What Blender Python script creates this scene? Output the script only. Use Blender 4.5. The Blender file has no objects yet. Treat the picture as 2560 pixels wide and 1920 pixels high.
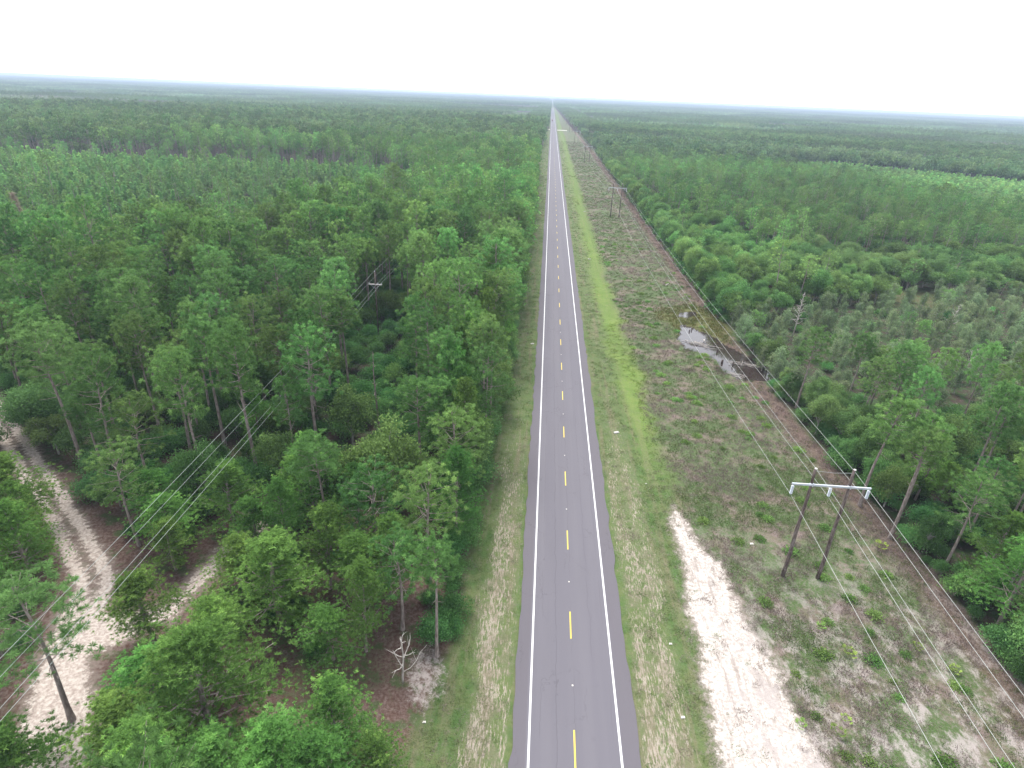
import bpy, math, random
import numpy as np
from mathutils import Matrix, Vector

# ------------------------------------------------------------------ camera, sky, sun, exposure
random.seed(7)
RNG = np.random.default_rng(11)
scene = bpy.context.scene
COL = scene.collection
CAM_H = 47.0
CR = np.array([[0.99740951, -0.06118007, 0.03783218],
               [0.06068861, 0.43337494, -0.89916798],
               [0.03861564, 0.89913467, 0.43596522]])
cam_data = bpy.data.cameras.new('camera')
cam_data.sensor_width = 36.0
cam_data.lens = 36.0 * 1289.0 / 2212.0
cam_data.clip_start = 0.5
cam_data.clip_end = 60000.0
cam = bpy.data.objects.new('camera', cam_data)
COL.objects.link(cam)
m4 = Matrix([list(CR[0]) + [0], list(CR[1]) + [0], list(CR[2]) + [CAM_H], [0, 0, 0, 1]])
cam.matrix_world = m4
scene.camera = cam

SUN_EL, SUN_AZ = math.radians(62), math.radians(-20)
world = bpy.data.worlds.new('World')
scene.world = world
world.use_nodes = True
wn, wl = world.node_tree.nodes, world.node_tree.links
wn.clear()
sky = wn.new('ShaderNodeTexSky')
sky.sky_type = 'NISHITA'
sky.sun_disc = False
sky.sun_elevation = SUN_EL
sky.sun_rotation = SUN_AZ
sky.air_density = 1.0
sky.dust_density = 0.6
sky.ozone_density = 1.0
hs = wn.new('ShaderNodeHueSaturation')
hs.inputs['Saturation'].default_value = 0.22
hs.inputs['Value'].default_value = 1.35
bg = wn.new('ShaderNodeBackground')
bg.inputs['Strength'].default_value = 0.15
wo = wn.new('ShaderNodeOutputWorld')
wl.new(sky.outputs[0], hs.inputs['Color'])
wl.new(hs.outputs[0], bg.inputs['Color'])
wl.new(bg.outputs[0], wo.inputs['Surface'])

sun_data = bpy.data.lights.new('sun', 'SUN')
sun_data.energy = 2.2
sun_data.angle = math.radians(28)
sun_data.color = (1.0, 0.96, 0.9)
sun = bpy.data.objects.new('sun', sun_data)
COL.objects.link(sun)
sdir = Vector((math.sin(SUN_AZ) * math.cos(SUN_EL), math.cos(SUN_AZ) * math.cos(SUN_EL), math.sin(SUN_EL)))
sun.rotation_euler = sdir.to_track_quat('Z', 'Y').to_euler()
sun.location = (0, 0, 100)

vs = scene.view_settings
vs.view_transform = 'Standard'
vs.look = 'None'
vs.gamma = 1.0
vs.exposure = 1.4
vs.use_curve_mapping = False
cy = scene.cycles
cy.max_bounces = 5
cy.diffuse_bounces = 3
cy.glossy_bounces = 2
cy.transmission_bounces = 3
cy.volume_bounces = 0
cy.transparent_max_bounces = 4
cy.use_denoising = True

HAZE_DENSITY = 0.00020


# ------------------------------------------------------------------ small helpers
def tag(o, label=None, cat=None, group=None, kind=None):
    if label: o['label'] = label
    if cat: o['category'] = cat
    if group: o['group'] = group
    if kind: o['kind'] = kind
    return o


def empty(name, loc, rz=0.0):
    o = bpy.data.objects.new(name, None)
    COL.objects.link(o)
    o.empty_display_size = 0.5
    o.location = loc
    o.rotation_euler = (0, 0, rz)
    return o


class MB:
    """Collects verts and faces (numpy blocks) with a per-face material slot and a per-face tint."""
    def __init__(self):
        self.v = []; self.f = []; self.s = []; self.mi = []; self.n = 0

    def add(self, verts, faces, shade=0.5, mi=0):
        verts = np.asarray(verts, float).reshape(-1, 3)
        self.v.append(verts)
        k = len(faces)
        self.f += [tuple(int(i) + self.n for i in f) for f in faces]
        self.s += list(np.broadcast_to(np.asarray(shade, float), (k,)))
        self.mi += [mi] * k
        self.n += len(verts)

    def box(self, c, size, rot=None, mi=0):
        sx, sy, sz = [a / 2 for a in size]
        p = np.array([[-sx, -sy, -sz], [sx, -sy, -sz], [sx, sy, -sz], [-sx, sy, -sz],
                      [-sx, -sy, sz], [sx, -sy, sz], [sx, sy, sz], [-sx, sy, sz]])
        if rot is not None:
            p = p @ np.array(rot).T
        self.add(p + np.array(c), [(0, 3, 2, 1), (4, 5, 6, 7), (0, 1, 5, 4), (1, 2, 6, 5), (2, 3, 7, 6), (3, 0, 4, 7)], mi=mi)

    def tube(self, pts, radii, sides=7, cap=True, shade=0.5, mi=0):
        pts = [np.array(p, float) for p in pts]
        vs_, fs = [], []
        for i, p in enumerate(pts):
            d = pts[min(i + 1, len(pts) - 1)] - pts[max(i - 1, 0)]
            d = d / (np.linalg.norm(d) + 1e-9)
            a = np.array([0, 0, 1.0]) if abs(d[2]) < 0.9 else np.array([1.0, 0, 0])
            u = np.cross(d, a); u /= np.linalg.norm(u)
            w = np.cross(d, u)
            for k in range(sides):
                t = 2 * math.pi * k / sides
                vs_.append(p + radii[i] * (math.cos(t) * u + math.sin(t) * w))
        for i in range(len(pts) - 1):
            for k in range(sides):
                a0 = i * sides + k; a1 = i * sides + (k + 1) % sides
                fs.append((a0, a1, a1 + sides, a0 + sides))
        if cap:
            fs.append(tuple(range(sides - 1, -1, -1)))
            fs.append(tuple(range((len(pts) - 1) * sides, len(pts) * sides)))
        self.add(vs_, fs, shade, mi)

    def mesh(self, name, mats):
        me = bpy.data.meshes.new(name)
        v = np.concatenate(self.v) if self.v else np.zeros((0, 3))
        me.from_pydata(v.tolist(), [], self.f)
        for m in mats: me.materials.append(m)
        me.polygons.foreach_set('material_index', self.mi)
        at = me.attributes.new('shade', 'FLOAT', 'FACE')
        at.data.foreach_set('value', np.array(self.s, dtype=np.float32))
        me.update()
        return me

    def build(self, name, mat, parent=None, smooth=False):
        me = self.mesh(name, mat if isinstance(mat, list) else [mat])
        if smooth:
            me.polygons.foreach_set('use_smooth', [True] * len(me.polygons))
        o = bpy.data.objects.new(name, me)
        COL.objects.link(o)
        if parent: o.parent = parent
        return o


def unit(a):
    return a / (np.linalg.norm(a, axis=-1, keepdims=True) + 1e-9)


def _hash(ix, iy, seed):
    h = (ix.astype(np.int64) * 374761393 + iy.astype(np.int64) * 668265263 + seed * 974634777) & 0xFFFFFFFF
    h = ((h ^ (h >> 13)) * 1274126177) & 0xFFFFFFFF
    return ((h ^ (h >> 16)) & 0xFFFFFF) / float(0xFFFFFF)


def vnoise(x, y, scale, seed=0):
    x = np.asarray(x, float) / scale; y = np.asarray(y, float) / scale
    ix = np.floor(x); iy = np.floor(y)
    fx = x - ix; fy = y - iy
    fx = fx * fx * (3 - 2 * fx); fy = fy * fy * (3 - 2 * fy)
    a = _hash(ix, iy, seed); b = _hash(ix + 1, iy, seed); c = _hash(ix, iy + 1, seed); d = _hash(ix + 1, iy + 1, seed)
    return (a * (1 - fx) + b * fx) * (1 - fy) + (c * (1 - fx) + d * fx) * fy


def fbm(x, y, scale, seed=0, oc=3):
    t = 0; w = 0
    for i in range(oc):
        t = t + vnoise(x, y, scale / 2 ** i, seed + i * 17) / 2 ** i
        w += 1 / 2 ** i
    return t / w


def sstep(a, b, x):
    t = np.clip((np.asarray(x, float) - a) / (b - a), 0, 1)
    return t * t * (3 - 2 * t)


def in_poly(x, y, poly):
    x = np.asarray(x, float); y = np.asarray(y, float)
    r = np.zeros(x.shape, bool)
    n = len(poly)
    for i in range(n):
        x0, y0 = poly[i]; x1, y1 = poly[(i + 1) % n]
        c = ((y0 > y) != (y1 > y)) & (x < (x1 - x0) * (y - y0) / (y1 - y0 + 1e-12) + x0)
        r ^= c
    return r


def seg_dist(x, y, pts):
    """distance to a polyline [(x, y, half_width)] minus its half width"""
    best = np.full(np.shape(x), 1e9)
    for (x0, y0, w0), (x1, y1, w1) in zip(pts, pts[1:]):
        dx, dy = x1 - x0, y1 - y0
        t = np.clip(((x - x0) * dx + (y - y0) * dy) / (dx * dx + dy * dy), 0, 1)
        d = np.hypot(x - x0 - t * dx, y - y0 - t * dy) - (w0 + t * (w1 - w0))
        best = np.minimum(best, d)
    return best


# ------------------------------------------------------------------ layout of the place (metres; road runs along +Y)
ROAD_X0, ROAD_X1, ROAD_C = -0.1, 10.2, 5.0
POND = [(31.6, 120.5), (30.8, 124.5), (32.6, 131), (33.8, 135.5), (36.5, 133), (39.5, 127.5), (41.5, 122.5), (43.5, 118),
        (45.2, 110), (45.0, 104.6), (41.5, 104.4), (38.6, 105.5), (36.9, 109.5), (36.8, 113), (35.4, 116.6), (33.6, 118.5)]
POND2 = [(34.0, 140.0), (35.0, 143.6), (37.0, 145.2), (39.6, 145.0), (39.0, 142.6), (36.4, 139.4)]
TRACK = [(-31, 22, 1.6), (-37, 29, 2.3), (-41, 36, 1.9), (-44, 44, 1.6), (-53.5, 52.5, 1.3), (-66, 62.5, 1.3), (-81, 75, 1.4), (-110, 96, 2), (-160, 128, 2)]
BRANCH = [(-40, 36.5, 1.4), (-34.5, 41.0, 1.0), (-33.6, 46, 1.1), (-31.5, 55, .9)]
SAND_R = [(16.2, 18), (17.2, 44), (18.3, 66.5), (19.6, 66), (20.3, 58), (22.6, 54), (22.6, 50), (23.6, 43), (24.6, 36), (25.6, 30), (27, 18)]
CLEAR = [(-24, 33, 3.0), (-17.5, 32, 3.4), (-13, 35, 2.8)]
CYP = [(47, 138), (74, 151), (99, 165), (142, 179), (230, 205), (200, 110), (125, 84), (92, 86), (74, 92), (60, 98), (45, 93)]
YNG_R = [(50, 606), (210, 572), (262, 592), (362, 496), (640, 300), (470, 150), (222, 298), (205, 345), (196, 400), (185, 470), (90, 548), (54, 568)]
YNG_L = [(-62, 250), (-80, 190), (-104, 160), (-128, 128), (-330, 100), (-620, 200), (-420, 372), (-202, 393), (-100, 385), (-66, 335)]
PEB = [(-1250, 1300), (-1100, 1360), (-1000, 1560), (-960, 1980), (-1250, 1850), (-1700, 1400)]


def right_edge(y):
    return np.interp(y, [0, 60, 100, 140, 600, 1050, 2000, 3000, 3400], [46.5, 46.6, 43.4, 43.6, 43.2, 38.5, 30, 18, 13.5])


def left_edge(y):
    return np.interp(y, [0, 28, 40, 70, 100, 125, 250, 365, 1000, 3000], [-9.0, -8.6, -6.4, -6.2, -6.0, -5.6, -6.2, -7.5, -6, -4.5])


def zones(x, y):
    """all the ground masks, 0..1"""
    e = (fbm(x, y, 5.0, 3) - 0.5)
    z = {}
    re = right_edge(y) + e * 2.5
    le = left_edge(y) + e * 1.6
    z['corr'] = sstep(0.6, -0.6, x - re) * sstep(-0.6, 0.6, x - le)
    ring = [(a_, b_, 0.0) for a_, b_ in SAND_R + SAND_R[:1]]
    sd_ = seg_dist(x, y, ring) * np.where(in_poly(x, y, SAND_R), 1, -1)
    z['sand'] = sstep(-1.6, 2.0, sd_ + e * 2.2) * sstep(70, 62, y)
    d0 = seg_dist(x, y, [(p_[0], p_[1], 0.0) for p_ in TRACK]) + e * 0.7
    rut = sstep(0.95, 0.25, np.abs(d0 - 1.05))
    tr = np.maximum(rut * 1.15, sstep(3.2, 1.2, d0) * 0.42)
    tr = np.maximum(tr, sstep(1.6, -1.4, seg_dist(x, y, TRACK[:4]) + e * 2.5) * sstep(47, 39, y))
    br = sstep(1.8, -1.0, seg_dist(x, y, BRANCH) + e * 3.0)
    z['track'] = np.maximum(tr, br)
    near = sstep(95, 45, y)
    vr = sstep(10.3, 11.3, x + e) * sstep(16.2, 14.0, x + e * 2) * (0.35 + 0.65 * near)
    vl = sstep(0.0, -1.0, x) * sstep(-4.6, -3.4, x + e * 2) * (0.3 + 0.7 * sstep(90, 50, y))
    z['verge'] = np.maximum(vr, vl)
    c = np.interp(y, [0, 60, 90, 120, 190, 400], [19, 18.4, 18.2, 17.4, 16.6, 16.2])
    w = np.interp(y, [0, 60, 90, 120, 250, 500], [0.2, 0.8, 1.3, 1.5, 1.6, 2.4])
    z['bright'] = sstep(2.4, -0.8, np.abs(x - c + e * 3) - w) * sstep(60, 90, y) * (0.62 + 0.5 * (fbm(x, y, 11, 91) - .4)) * np.interp(y, [0, 150, 260, 400], [1, 1, .75, .6])
    z['bright'] = np.maximum(z['bright'], in_poly(x, y, YNG_R) * 0.85)
    bog = sstep(11, 5, np.hypot((x - 37.5) * 1.0, (y - 137) * 0.62) + e * 5)
    bog = np.maximum(bog, 0.45 * sstep(6, 3, np.hypot((x - 104) * .35, (y - 168) * .5) + e * 4) )
    z['bog'] = bog
    pd = np.where(in_poly(x, y, POND) | in_poly(x, y, POND2), 1.0, 0.0)
    z['pond'] = pd
    z['scrub'] = z['corr'] * sstep(17.5, 21, x + e * 3)
    z['litter'] = np.maximum(sstep(0.0, -1.0, x) * sstep(75, 40, y), z['corr'] * sstep(-4.5, -2.2, x - re) * 0.8)
    cl = sstep(1.5, -0.5, np.hypot(x + 8.7, (y - 35.8) * 0.6) - 1.7 + e * 3)
    z['patch'] = np.maximum(cl * 0.85, sstep(1.2, -0.5, np.hypot(x + 33.5, (y - 57)) - 1.6 + e * 4))
    z['pale'] = in_poly(x, y, PEB) * 1.0
    return z


# ------------------------------------------------------------------ materials
def mat(name):
    m = bpy.data.materials.new(name)
    m.use_nodes = True
    m.node_tree.nodes.clear()
    return m, m.node_tree.nodes, m.node_tree.links


class NT:
    def __init__(self, name):
        self.m, self.n, self.l = mat(name)

    def sock(self, inp, v):
        if isinstance(v, bpy.types.NodeSocket): self.l.new(v, inp)
        elif isinstance(v, tuple) and len(v) == 3 and inp.type == 'RGBA': inp.default_value = (*v, 1)
        else: inp.default_value = v

    def math(self, op, a, b=0.0, c=None, clamp=False):
        n = self.n.new('ShaderNodeMath'); n.operation = op; n.use_clamp = clamp
        self.sock(n.inputs[0], a); self.sock(n.inputs[1], b)
        if c is not None: self.sock(n.inputs[2], c)
        return n.outputs[0]

    def mix(self, f, a, b):
        n = self.n.new('ShaderNodeMix'); n.data_type = 'RGBA'
        self.sock(n.inputs[0], f); self.sock(n.inputs[6], a); self.sock(n.inputs[7], b)
        return n.outputs[2]

    def noise(self, vec, scale, detail=3, rough=0.55, out=0):
        n = self.n.new('ShaderNodeTexNoise')
        n.inputs['Scale'].default_value = scale; n.inputs['Detail'].default_value = detail
        n.inputs['Roughness'].default_value = rough
        if vec is not None: self.l.new(vec, n.inputs['Vector'])
        return n.outputs[out]

    def pos(self, sx=1, sy=1, sz=1, off=(0, 0, 0)):
        g = self.n.new('ShaderNodeNewGeometry')
        mp = self.n.new('ShaderNodeMapping')
        mp.inputs['Scale'].default_value = (sx, sy, sz)
        mp.inputs['Location'].default_value = off
        self.l.new(g.outputs['Position'], mp.inputs['Vector'])
        return mp.outputs[0]

    def attr(self, name, typ='GEOMETRY', out='Fac'):
        n = self.n.new('ShaderNodeAttribute'); n.attribute_type = typ; n.attribute_name = name
        return n.outputs[out]

    def ramp(self, f, a, b):
        n = self.n.new('ShaderNodeMapRange'); n.interpolation_type = 'SMOOTHSTEP'
        self.sock(n.inputs['Value'], f)
        n.inputs['From Min'].default_value = a; n.inputs['From Max'].default_value = b
        return n.outputs[0]

    def bsdf(self, color, rough=0.8, spec=0.3, bump=None, bdist=0.05, metal=0.0):
        p = self.n.new('ShaderNodeBsdfPrincipled')
        self.sock(p.inputs['Base Color'], color); self.sock(p.inputs['Roughness'], rough)
        p.inputs['Specular IOR Level'].default_value = spec
        p.inputs['Metallic'].default_value = metal
        if bump is not None:
            b = self.n.new('ShaderNodeBump'); b.inputs['Distance'].default_value = bdist
            self.l.new(bump, b.inputs['Height']); self.l.new(b.outputs[0], p.inputs['Normal'])
        return p.outputs[0]

    def out(self, s):
        o = self.n.new('ShaderNodeOutputMaterial')
        self.l.new(s, o.inputs['Surface'])
        return self.m


def foliage(name, a, b, c, trans=0.38, patch=True):
    """a..b by the plant's own random value, c = colour of some of its clumps"""
    t = NT(name)
    oi = t.n.new('ShaderNodeObjectInfo')
    base = t.mix(oi.outputs['Random'], a, b)
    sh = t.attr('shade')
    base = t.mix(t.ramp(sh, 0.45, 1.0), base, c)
    if patch:
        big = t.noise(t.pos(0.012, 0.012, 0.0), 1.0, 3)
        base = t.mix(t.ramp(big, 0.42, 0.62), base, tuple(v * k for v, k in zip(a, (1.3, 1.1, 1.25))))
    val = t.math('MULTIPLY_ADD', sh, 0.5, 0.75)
    hv = t.n.new('ShaderNodeHueSaturation')
    r2 = t.math('FRACT', t.math('MULTIPLY', oi.outputs['Random'], 37.7))
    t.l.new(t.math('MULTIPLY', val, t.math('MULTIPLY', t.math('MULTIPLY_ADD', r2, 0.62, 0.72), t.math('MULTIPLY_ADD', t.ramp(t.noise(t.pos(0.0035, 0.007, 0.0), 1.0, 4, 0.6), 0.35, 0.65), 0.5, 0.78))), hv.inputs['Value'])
    r3 = t.math('FRACT', t.math('MULTIPLY', oi.outputs['Random'], 91.3))
    t.l.new(t.math('MULTIPLY_ADD', r3, 0.045, 0.472), hv.inputs['Hue'])
    t.l.new(base, hv.inputs['Color'])
    col = hv.outputs[0]
    d = t.n.new('ShaderNodeBsdfDiffuse'); t.l.new(col, d.inputs['Color'])
    tr = t.n.new('ShaderNodeBsdfTranslucent'); t.l.new(col, tr.inputs['Color'])
    mx = t.n.new('ShaderNodeMixShader'); mx.inputs[0].default_value = trans
    t.l.new(d.outputs[0], mx.inputs[1]); t.l.new(tr.outputs[0], mx.inputs[2])
    return t.out(mx.outputs[0])


M = {}
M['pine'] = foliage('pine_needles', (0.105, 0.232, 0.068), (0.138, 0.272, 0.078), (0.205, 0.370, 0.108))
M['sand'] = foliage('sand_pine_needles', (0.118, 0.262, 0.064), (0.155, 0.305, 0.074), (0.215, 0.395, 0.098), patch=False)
M['pine_far'] = foliage('far_pine_needles_shaded', (0.078, 0.150, 0.055), (0.100, 0.180, 0.064), (0.130, 0.215, 0.078))  # darker copy of pine: self-shadow missing in coarse far crowns, put into colour
M['broad_far'] = foliage('far_broad_leaves_shaded', (0.090, 0.170, 0.066), (0.112, 0.195, 0.074), (0.145, 0.235, 0.092))  # same for broadleaf: lost self-shading of coarse far crowns painted as darker leaves
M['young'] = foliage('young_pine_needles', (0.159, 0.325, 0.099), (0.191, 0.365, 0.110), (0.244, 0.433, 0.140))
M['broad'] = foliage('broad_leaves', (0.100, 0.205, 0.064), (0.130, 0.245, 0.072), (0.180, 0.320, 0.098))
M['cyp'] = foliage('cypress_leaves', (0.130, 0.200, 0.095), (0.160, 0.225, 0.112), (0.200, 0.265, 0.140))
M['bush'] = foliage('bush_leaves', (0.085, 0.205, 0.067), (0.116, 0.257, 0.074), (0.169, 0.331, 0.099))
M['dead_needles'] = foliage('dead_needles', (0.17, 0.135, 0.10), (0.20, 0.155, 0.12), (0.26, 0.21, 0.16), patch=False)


def m_bark(name, a, b):
    t = NT(name)
    n = t.noise(t.pos(3, 3, 0.8), 2.0, 4)
    col = t.mix(t.ramp(n, 0.35, 0.65), a, b)
    return t.out(t.bsdf(col, 0.9, 0.1, bump=n, bdist=0.03))


M['bark'] = m_bark('pine_bark', (0.155, 0.125, 0.112), (0.270, 0.228, 0.210))
M['grey_bark'] = m_bark('grey_bark', (0.192, 0.176, 0.160), (0.336, 0.320, 0.296))
M['dead_wood'] = m_bark('dead_wood', (0.288, 0.256, 0.232), (0.464, 0.432, 0.400))
M['wet_wood'] = m_bark('wet_wood', (0.048, 0.036, 0.032), (0.128, 0.096, 0.088))


def m_ground():
    t = NT('ground_soil')
    P = t.pos()
    big = t.noise(P, 0.07, 4)
    med = t.noise(P, 0.55, 4, 0.6)
    fine = t.noise(P, 3.2, 4, 0.7)
    vfine = t.noise(P, 9.0, 2, 0.7)
    streak = t.noise(t.pos(5.2, 0.9, 1), 1.3, 6, 0.75)
    streak2 = t.noise(t.pos(0.9, 0.05, 1), 1.0, 3, 0.6)
    # forest floor
    col = t.mix(t.ramp(med, 0.4, 0.6), (0.046, 0.035, 0.028), (0.035, 0.060, 0.023))
    # needle litter close by, reddish brown
    lit = t.mix(t.ramp(fine, 0.35, 0.7), (0.072, 0.041, 0.032), (0.143, 0.102, 0.089))
    lit = t.mix(t.math('MULTIPLY', t.math('MULTIPLY', t.ramp(big, 0.5, 0.6), t.ramp(fine, 0.42, 0.6)), 0.9), lit, (0.052, 0.072, 0.028))
    lit = t.mix(t.math('MULTIPLY', t.ramp(med, 0.5, 0.62), 0.8), lit, (0.046, 0.077, 0.026))
    lit = t.mix(t.math('MULTIPLY', t.ramp(vfine, 0.5, 0.7), 0.5), lit, (0.039, 0.027, 0.022))
    col = t.mix(t.attr('litter'), col, lit)
    # mown grass of the corridor
    grass = t.mix(t.ramp(med, 0.35, 0.65), (0.092, 0.116, 0.046), (0.056, 0.104, 0.030))
    grass = t.mix(t.math('MULTIPLY', t.ramp(streak2, 0.45, 0.7), 0.6), grass, (0.143, 0.119, 0.081))
    grass = t.mix(t.math('MULTIPLY', t.ramp(fine, 0.45, 0.75), 0.45), grass, (0.041, 0.065, 0.022))
    col = t.mix(t.attr('corr'), col, grass)
    # cut-over scrub: mauve dead stalks, tan, green regrowth
    scr = t.mix(t.ramp(med, 0.35, 0.62), (0.148, 0.112, 0.101), (0.112, 0.104, 0.066))
    scr = t.mix(t.ramp(t.noise(t.pos(off=(13, 7, 0)), 0.16, 6, 0.74), 0.40, 0.54), scr, (0.057, 0.091, 0.031))
    scr = t.mix(t.math('MULTIPLY', t.ramp(fine, 0.45, 0.72), 0.55), scr, (0.191, 0.160, 0.148))
    scr = t.mix(t.math('MULTIPLY', t.ramp(vfine, 0.5, 0.75), 0.5), scr, (0.052, 0.041, 0.033))
    col = t.mix(t.attr('scrub'), col, scr)
    col = t.mix(t.math('MULTIPLY', t.attr('edge'), 0.85), col, t.mix(t.ramp(fine, 0.4, 0.7), (0.095, 0.059, 0.050), (0.148, 0.112, 0.102)))
    # bright lush strip
    br = t.mix(t.ramp(med, 0.35, 0.65), (0.095, 0.158, 0.031), (0.143, 0.191, 0.048))
    br = t.mix(t.math('MULTIPLY', t.ramp(fine, 0.5, 0.75), 0.4), br, (0.062, 0.115, 0.024))
    col = t.mix(t.attr('bright'), col, br)
    # bog
    bog = t.mix(t.ramp(fine, 0.35, 0.65), (0.081, 0.092, 0.032), (0.115, 0.112, 0.048))
    col = t.mix(t.attr('bog'), col, bog)
    # verge: wheel-worn sandy streaks through thin grass
    sandc = t.mix(t.ramp(fine, 0.3, 0.7), (0.239, 0.196, 0.160), (0.315, 0.272, 0.234))
    f = t.math('SUBTRACT', t.math('MULTIPLY', t.attr('verge'), t.math('MULTIPLY_ADD', t.ramp(t.noise(t.pos(0.5, 0.12, 1, (2, 9, 0)), 1.0, 4, 0.7), 0.38, 0.62), 0.6, 0.45)), t.ramp(streak, 0.36, 0.60), clamp=True)
    col = t.mix(t.math('MULTIPLY', t.ramp(f, 0.0, 0.6), 0.85), col, sandc)
    tan = t.math('MULTIPLY', t.attr('verge'), t.ramp(med, 0.42, 0.6))
    col = t.mix(t.math('MULTIPLY', tan, 0.5), col, (0.152, 0.124, 0.091))
    # white sand
    white = t.mix(t.ramp(fine, 0.40, 0.66), (0.45, 0.418, 0.385), (0.30, 0.258, 0.228))
    white = t.mix(t.math('MULTIPLY', t.ramp(t.noise(t.pos(1.5, 0.22, 1), 1.0, 6, 0.75), 0.48, 0.66), 0.75), white, (0.191, 0.158, 0.139))
    sa = t.math('ADD', t.attr('sand'), t.math('MULTIPLY', t.math('SUBTRACT', t.noise(P, 1.1, 6, 0.8), 0.5), 1.9))
    col = t.mix(t.math('MULTIPLY', t.ramp(sa, 0.22, 0.60), 0.75), col, (0.196, 0.158, 0.146))
    col = t.mix(t.ramp(sa, 0.50, 0.84), col, white)
    # two-rut sandy track
    ta = t.math('ADD', t.attr('track'), t.math('MULTIPLY', t.math('SUBTRACT', t.noise(t.pos(off=(3, 3, 0)), 1.5, 6, 0.8), 0.5), 2.4))
    trk = t.mix(t.ramp(fine, 0.35, 0.65), (0.42, 0.375, 0.335), (0.26, 0.210, 0.185))
    col = t.mix(t.math('MULTIPLY', t.ramp(ta, 0.10, 0.5), 0.8), col, (0.158, 0.128, 0.110))
    col = t.mix(t.ramp(ta, 0.55, 0.85), col, trk)
    pa = t.math('ADD', t.attr('patch'), t.math('MULTIPLY', t.math('SUBTRACT', t.noise(t.pos(off=(8, 2, 0)), 1.3, 6, 0.85), 0.5), 3.0))
    col = t.mix(t.ramp(pa, 0.5, 1.1), col, (0.296, 0.258, 0.239))
    # stray pale sand scuffs in the scrub, more of them close to the sand strip
    sc = t.math('MULTIPLY', t.attr('scuff'), t.ramp(t.noise(t.pos(1.0, 0.55, 1, (5, 1, 0)), 0.50, 6, 0.78), 0.46, 0.60))
    col = t.mix(t.math('MULTIPLY', sc, 0.85), col, (0.286, 0.253, 0.239))
    col = t.mix(t.attr('mud'), col, (0.035, 0.026, 0.022))
    col = t.mix(t.attr('pale'), col, (0.172, 0.158, 0.105))
    # far canopy sheet colour, real green of the woods beyond the last modelled tree
    far = t.mix(t.ramp(t.noise(t.pos(0.002, 0.0045, 1), 1.0, 5, 0.6), 0.4, 0.6), (0.022, 0.041, 0.017), (0.041, 0.062, 0.026))
    col = t.mix(t.attr('far'), col, far)
    return t.out(t.bsdf(col, 0.95, 0.08, bump=t.math('ADD', fine, t.math('MULTIPLY', vfine, 0.5)), bdist=0.10))


M['ground'] = m_ground()


def m_asphalt():
    t = NT('asphalt')
    P = t.pos()
    fine = t.noise(P, 14.0, 3, 0.7)
    lane = t.noise(t.pos(0.55, 0.012, 1), 1.0, 3)
    blotch = t.noise(t.pos(0.5, 0.09, 1, (4, 2, 0)), 1.0, 4, 0.6)
    col = t.mix(fine, (0.090, 0.085, 0.099), (0.113, 0.106, 0.122))
    col = t.mix(t.math('MULTIPLY', t.ramp(lane, 0.4, 0.65), 0.35), col, (0.125, 0.118, 0.131))
    col = t.mix(t.math('MULTIPLY', t.ramp(blotch, 0.50, 0.72), 0.14), col, (0.076, 0.072, 0.083))
    g = t.n.new('ShaderNodeNewGeometry'); sx = t.n.new('ShaderNodeSeparateXYZ')
    t.l.new(g.outputs['Position'], sx.inputs[0])
    X, Y = sx.outputs[0], sx.outputs[1]
    # shoulders are a slightly browner, darker mat outside the edge lines
    sh = t.math('ADD', t.ramp(X, 1.1, 1.0), t.ramp(X, 8.8, 8.9))
    col = t.mix(t.math('MULTIPLY', sh, 0.55), col, (0.081, 0.072, 0.081))
    # sealed and open cracks: wandering longitudinal lines and short transverse ones
    for cx_, seed, w, amt in ((3.55, 1, 0.016, 0.38), (2.2, 2, 0.012, 0.3), (6.9, 4, 0.012, 0.3), (5.12, 6, 0.012, 0.28), (8.2, 9, 0.010, 0.25)):
        wv = t.noise(t.pos(0.0, 0.35, 0.0, (seed * 3.7, seed * 9.1, 0)), 1.0, 5, 0.7)
        d = t.math('ABSOLUTE', t.math('SUBTRACT', t.math('ADD', X, t.math('MULTIPLY', t.math('SUBTRACT', wv, 0.5), 0.7)), cx_))
        gate = t.ramp(t.noise(t.pos(0.2, 0.11, 0.0, (seed * 5.1, 1, 0)), 1.0, 2), 0.40, 0.50)
        col = t.mix(t.math('MULTIPLY', t.math('MULTIPLY', t.ramp(d, w * 2.4, w), amt), gate), col, (0.037, 0.034, 0.039))
    vor = t.n.new('ShaderNodeTexVoronoi'); vor.feature = 'DISTANCE_TO_EDGE'; vor.inputs['Scale'].default_value = 0.33
    wp = t.noise(P, 1.6, 3, 0.6, out=1)
    va = t.n.new('ShaderNodeVectorMath'); va.operation = 'ADD'
    t.l.new(t.pos(0.9, 0.55, 1), va.inputs[0]); t.l.new(wp, va.inputs[1]); t.l.new(va.outputs[0], vor.inputs['Vector'])
    gate = t.ramp(t.noise(P, 0.16, 2), 0.5, 0.6)
    col = t.mix(t.math('MULTIPLY', t.math('MULTIPLY', t.ramp(vor.outputs['Distance'], 0.010, 0.004), 0.35), gate), col, (0.046, 0.042, 0.048))
    return t.out(t.bsdf(col, 0.88, 0.25, bump=fine, bdist=0.008))


M['asphalt'] = m_asphalt()


def m_paint(name, c):
    t = NT(name)
    n = t.noise(t.pos(), 6.0, 4, 0.7)
    col = t.mix(t.ramp(n, 0.56, 0.74), c, tuple(v * 0.72 for v in c))
    return t.out(t.bsdf(col, 0.65, 0.3))


M['white_paint'] = m_paint('white_road_paint', (0.512, 0.512, 0.512))
M['yellow_paint'] = m_paint('yellow_road_paint', (0.499, 0.384, 0.064))


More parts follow.
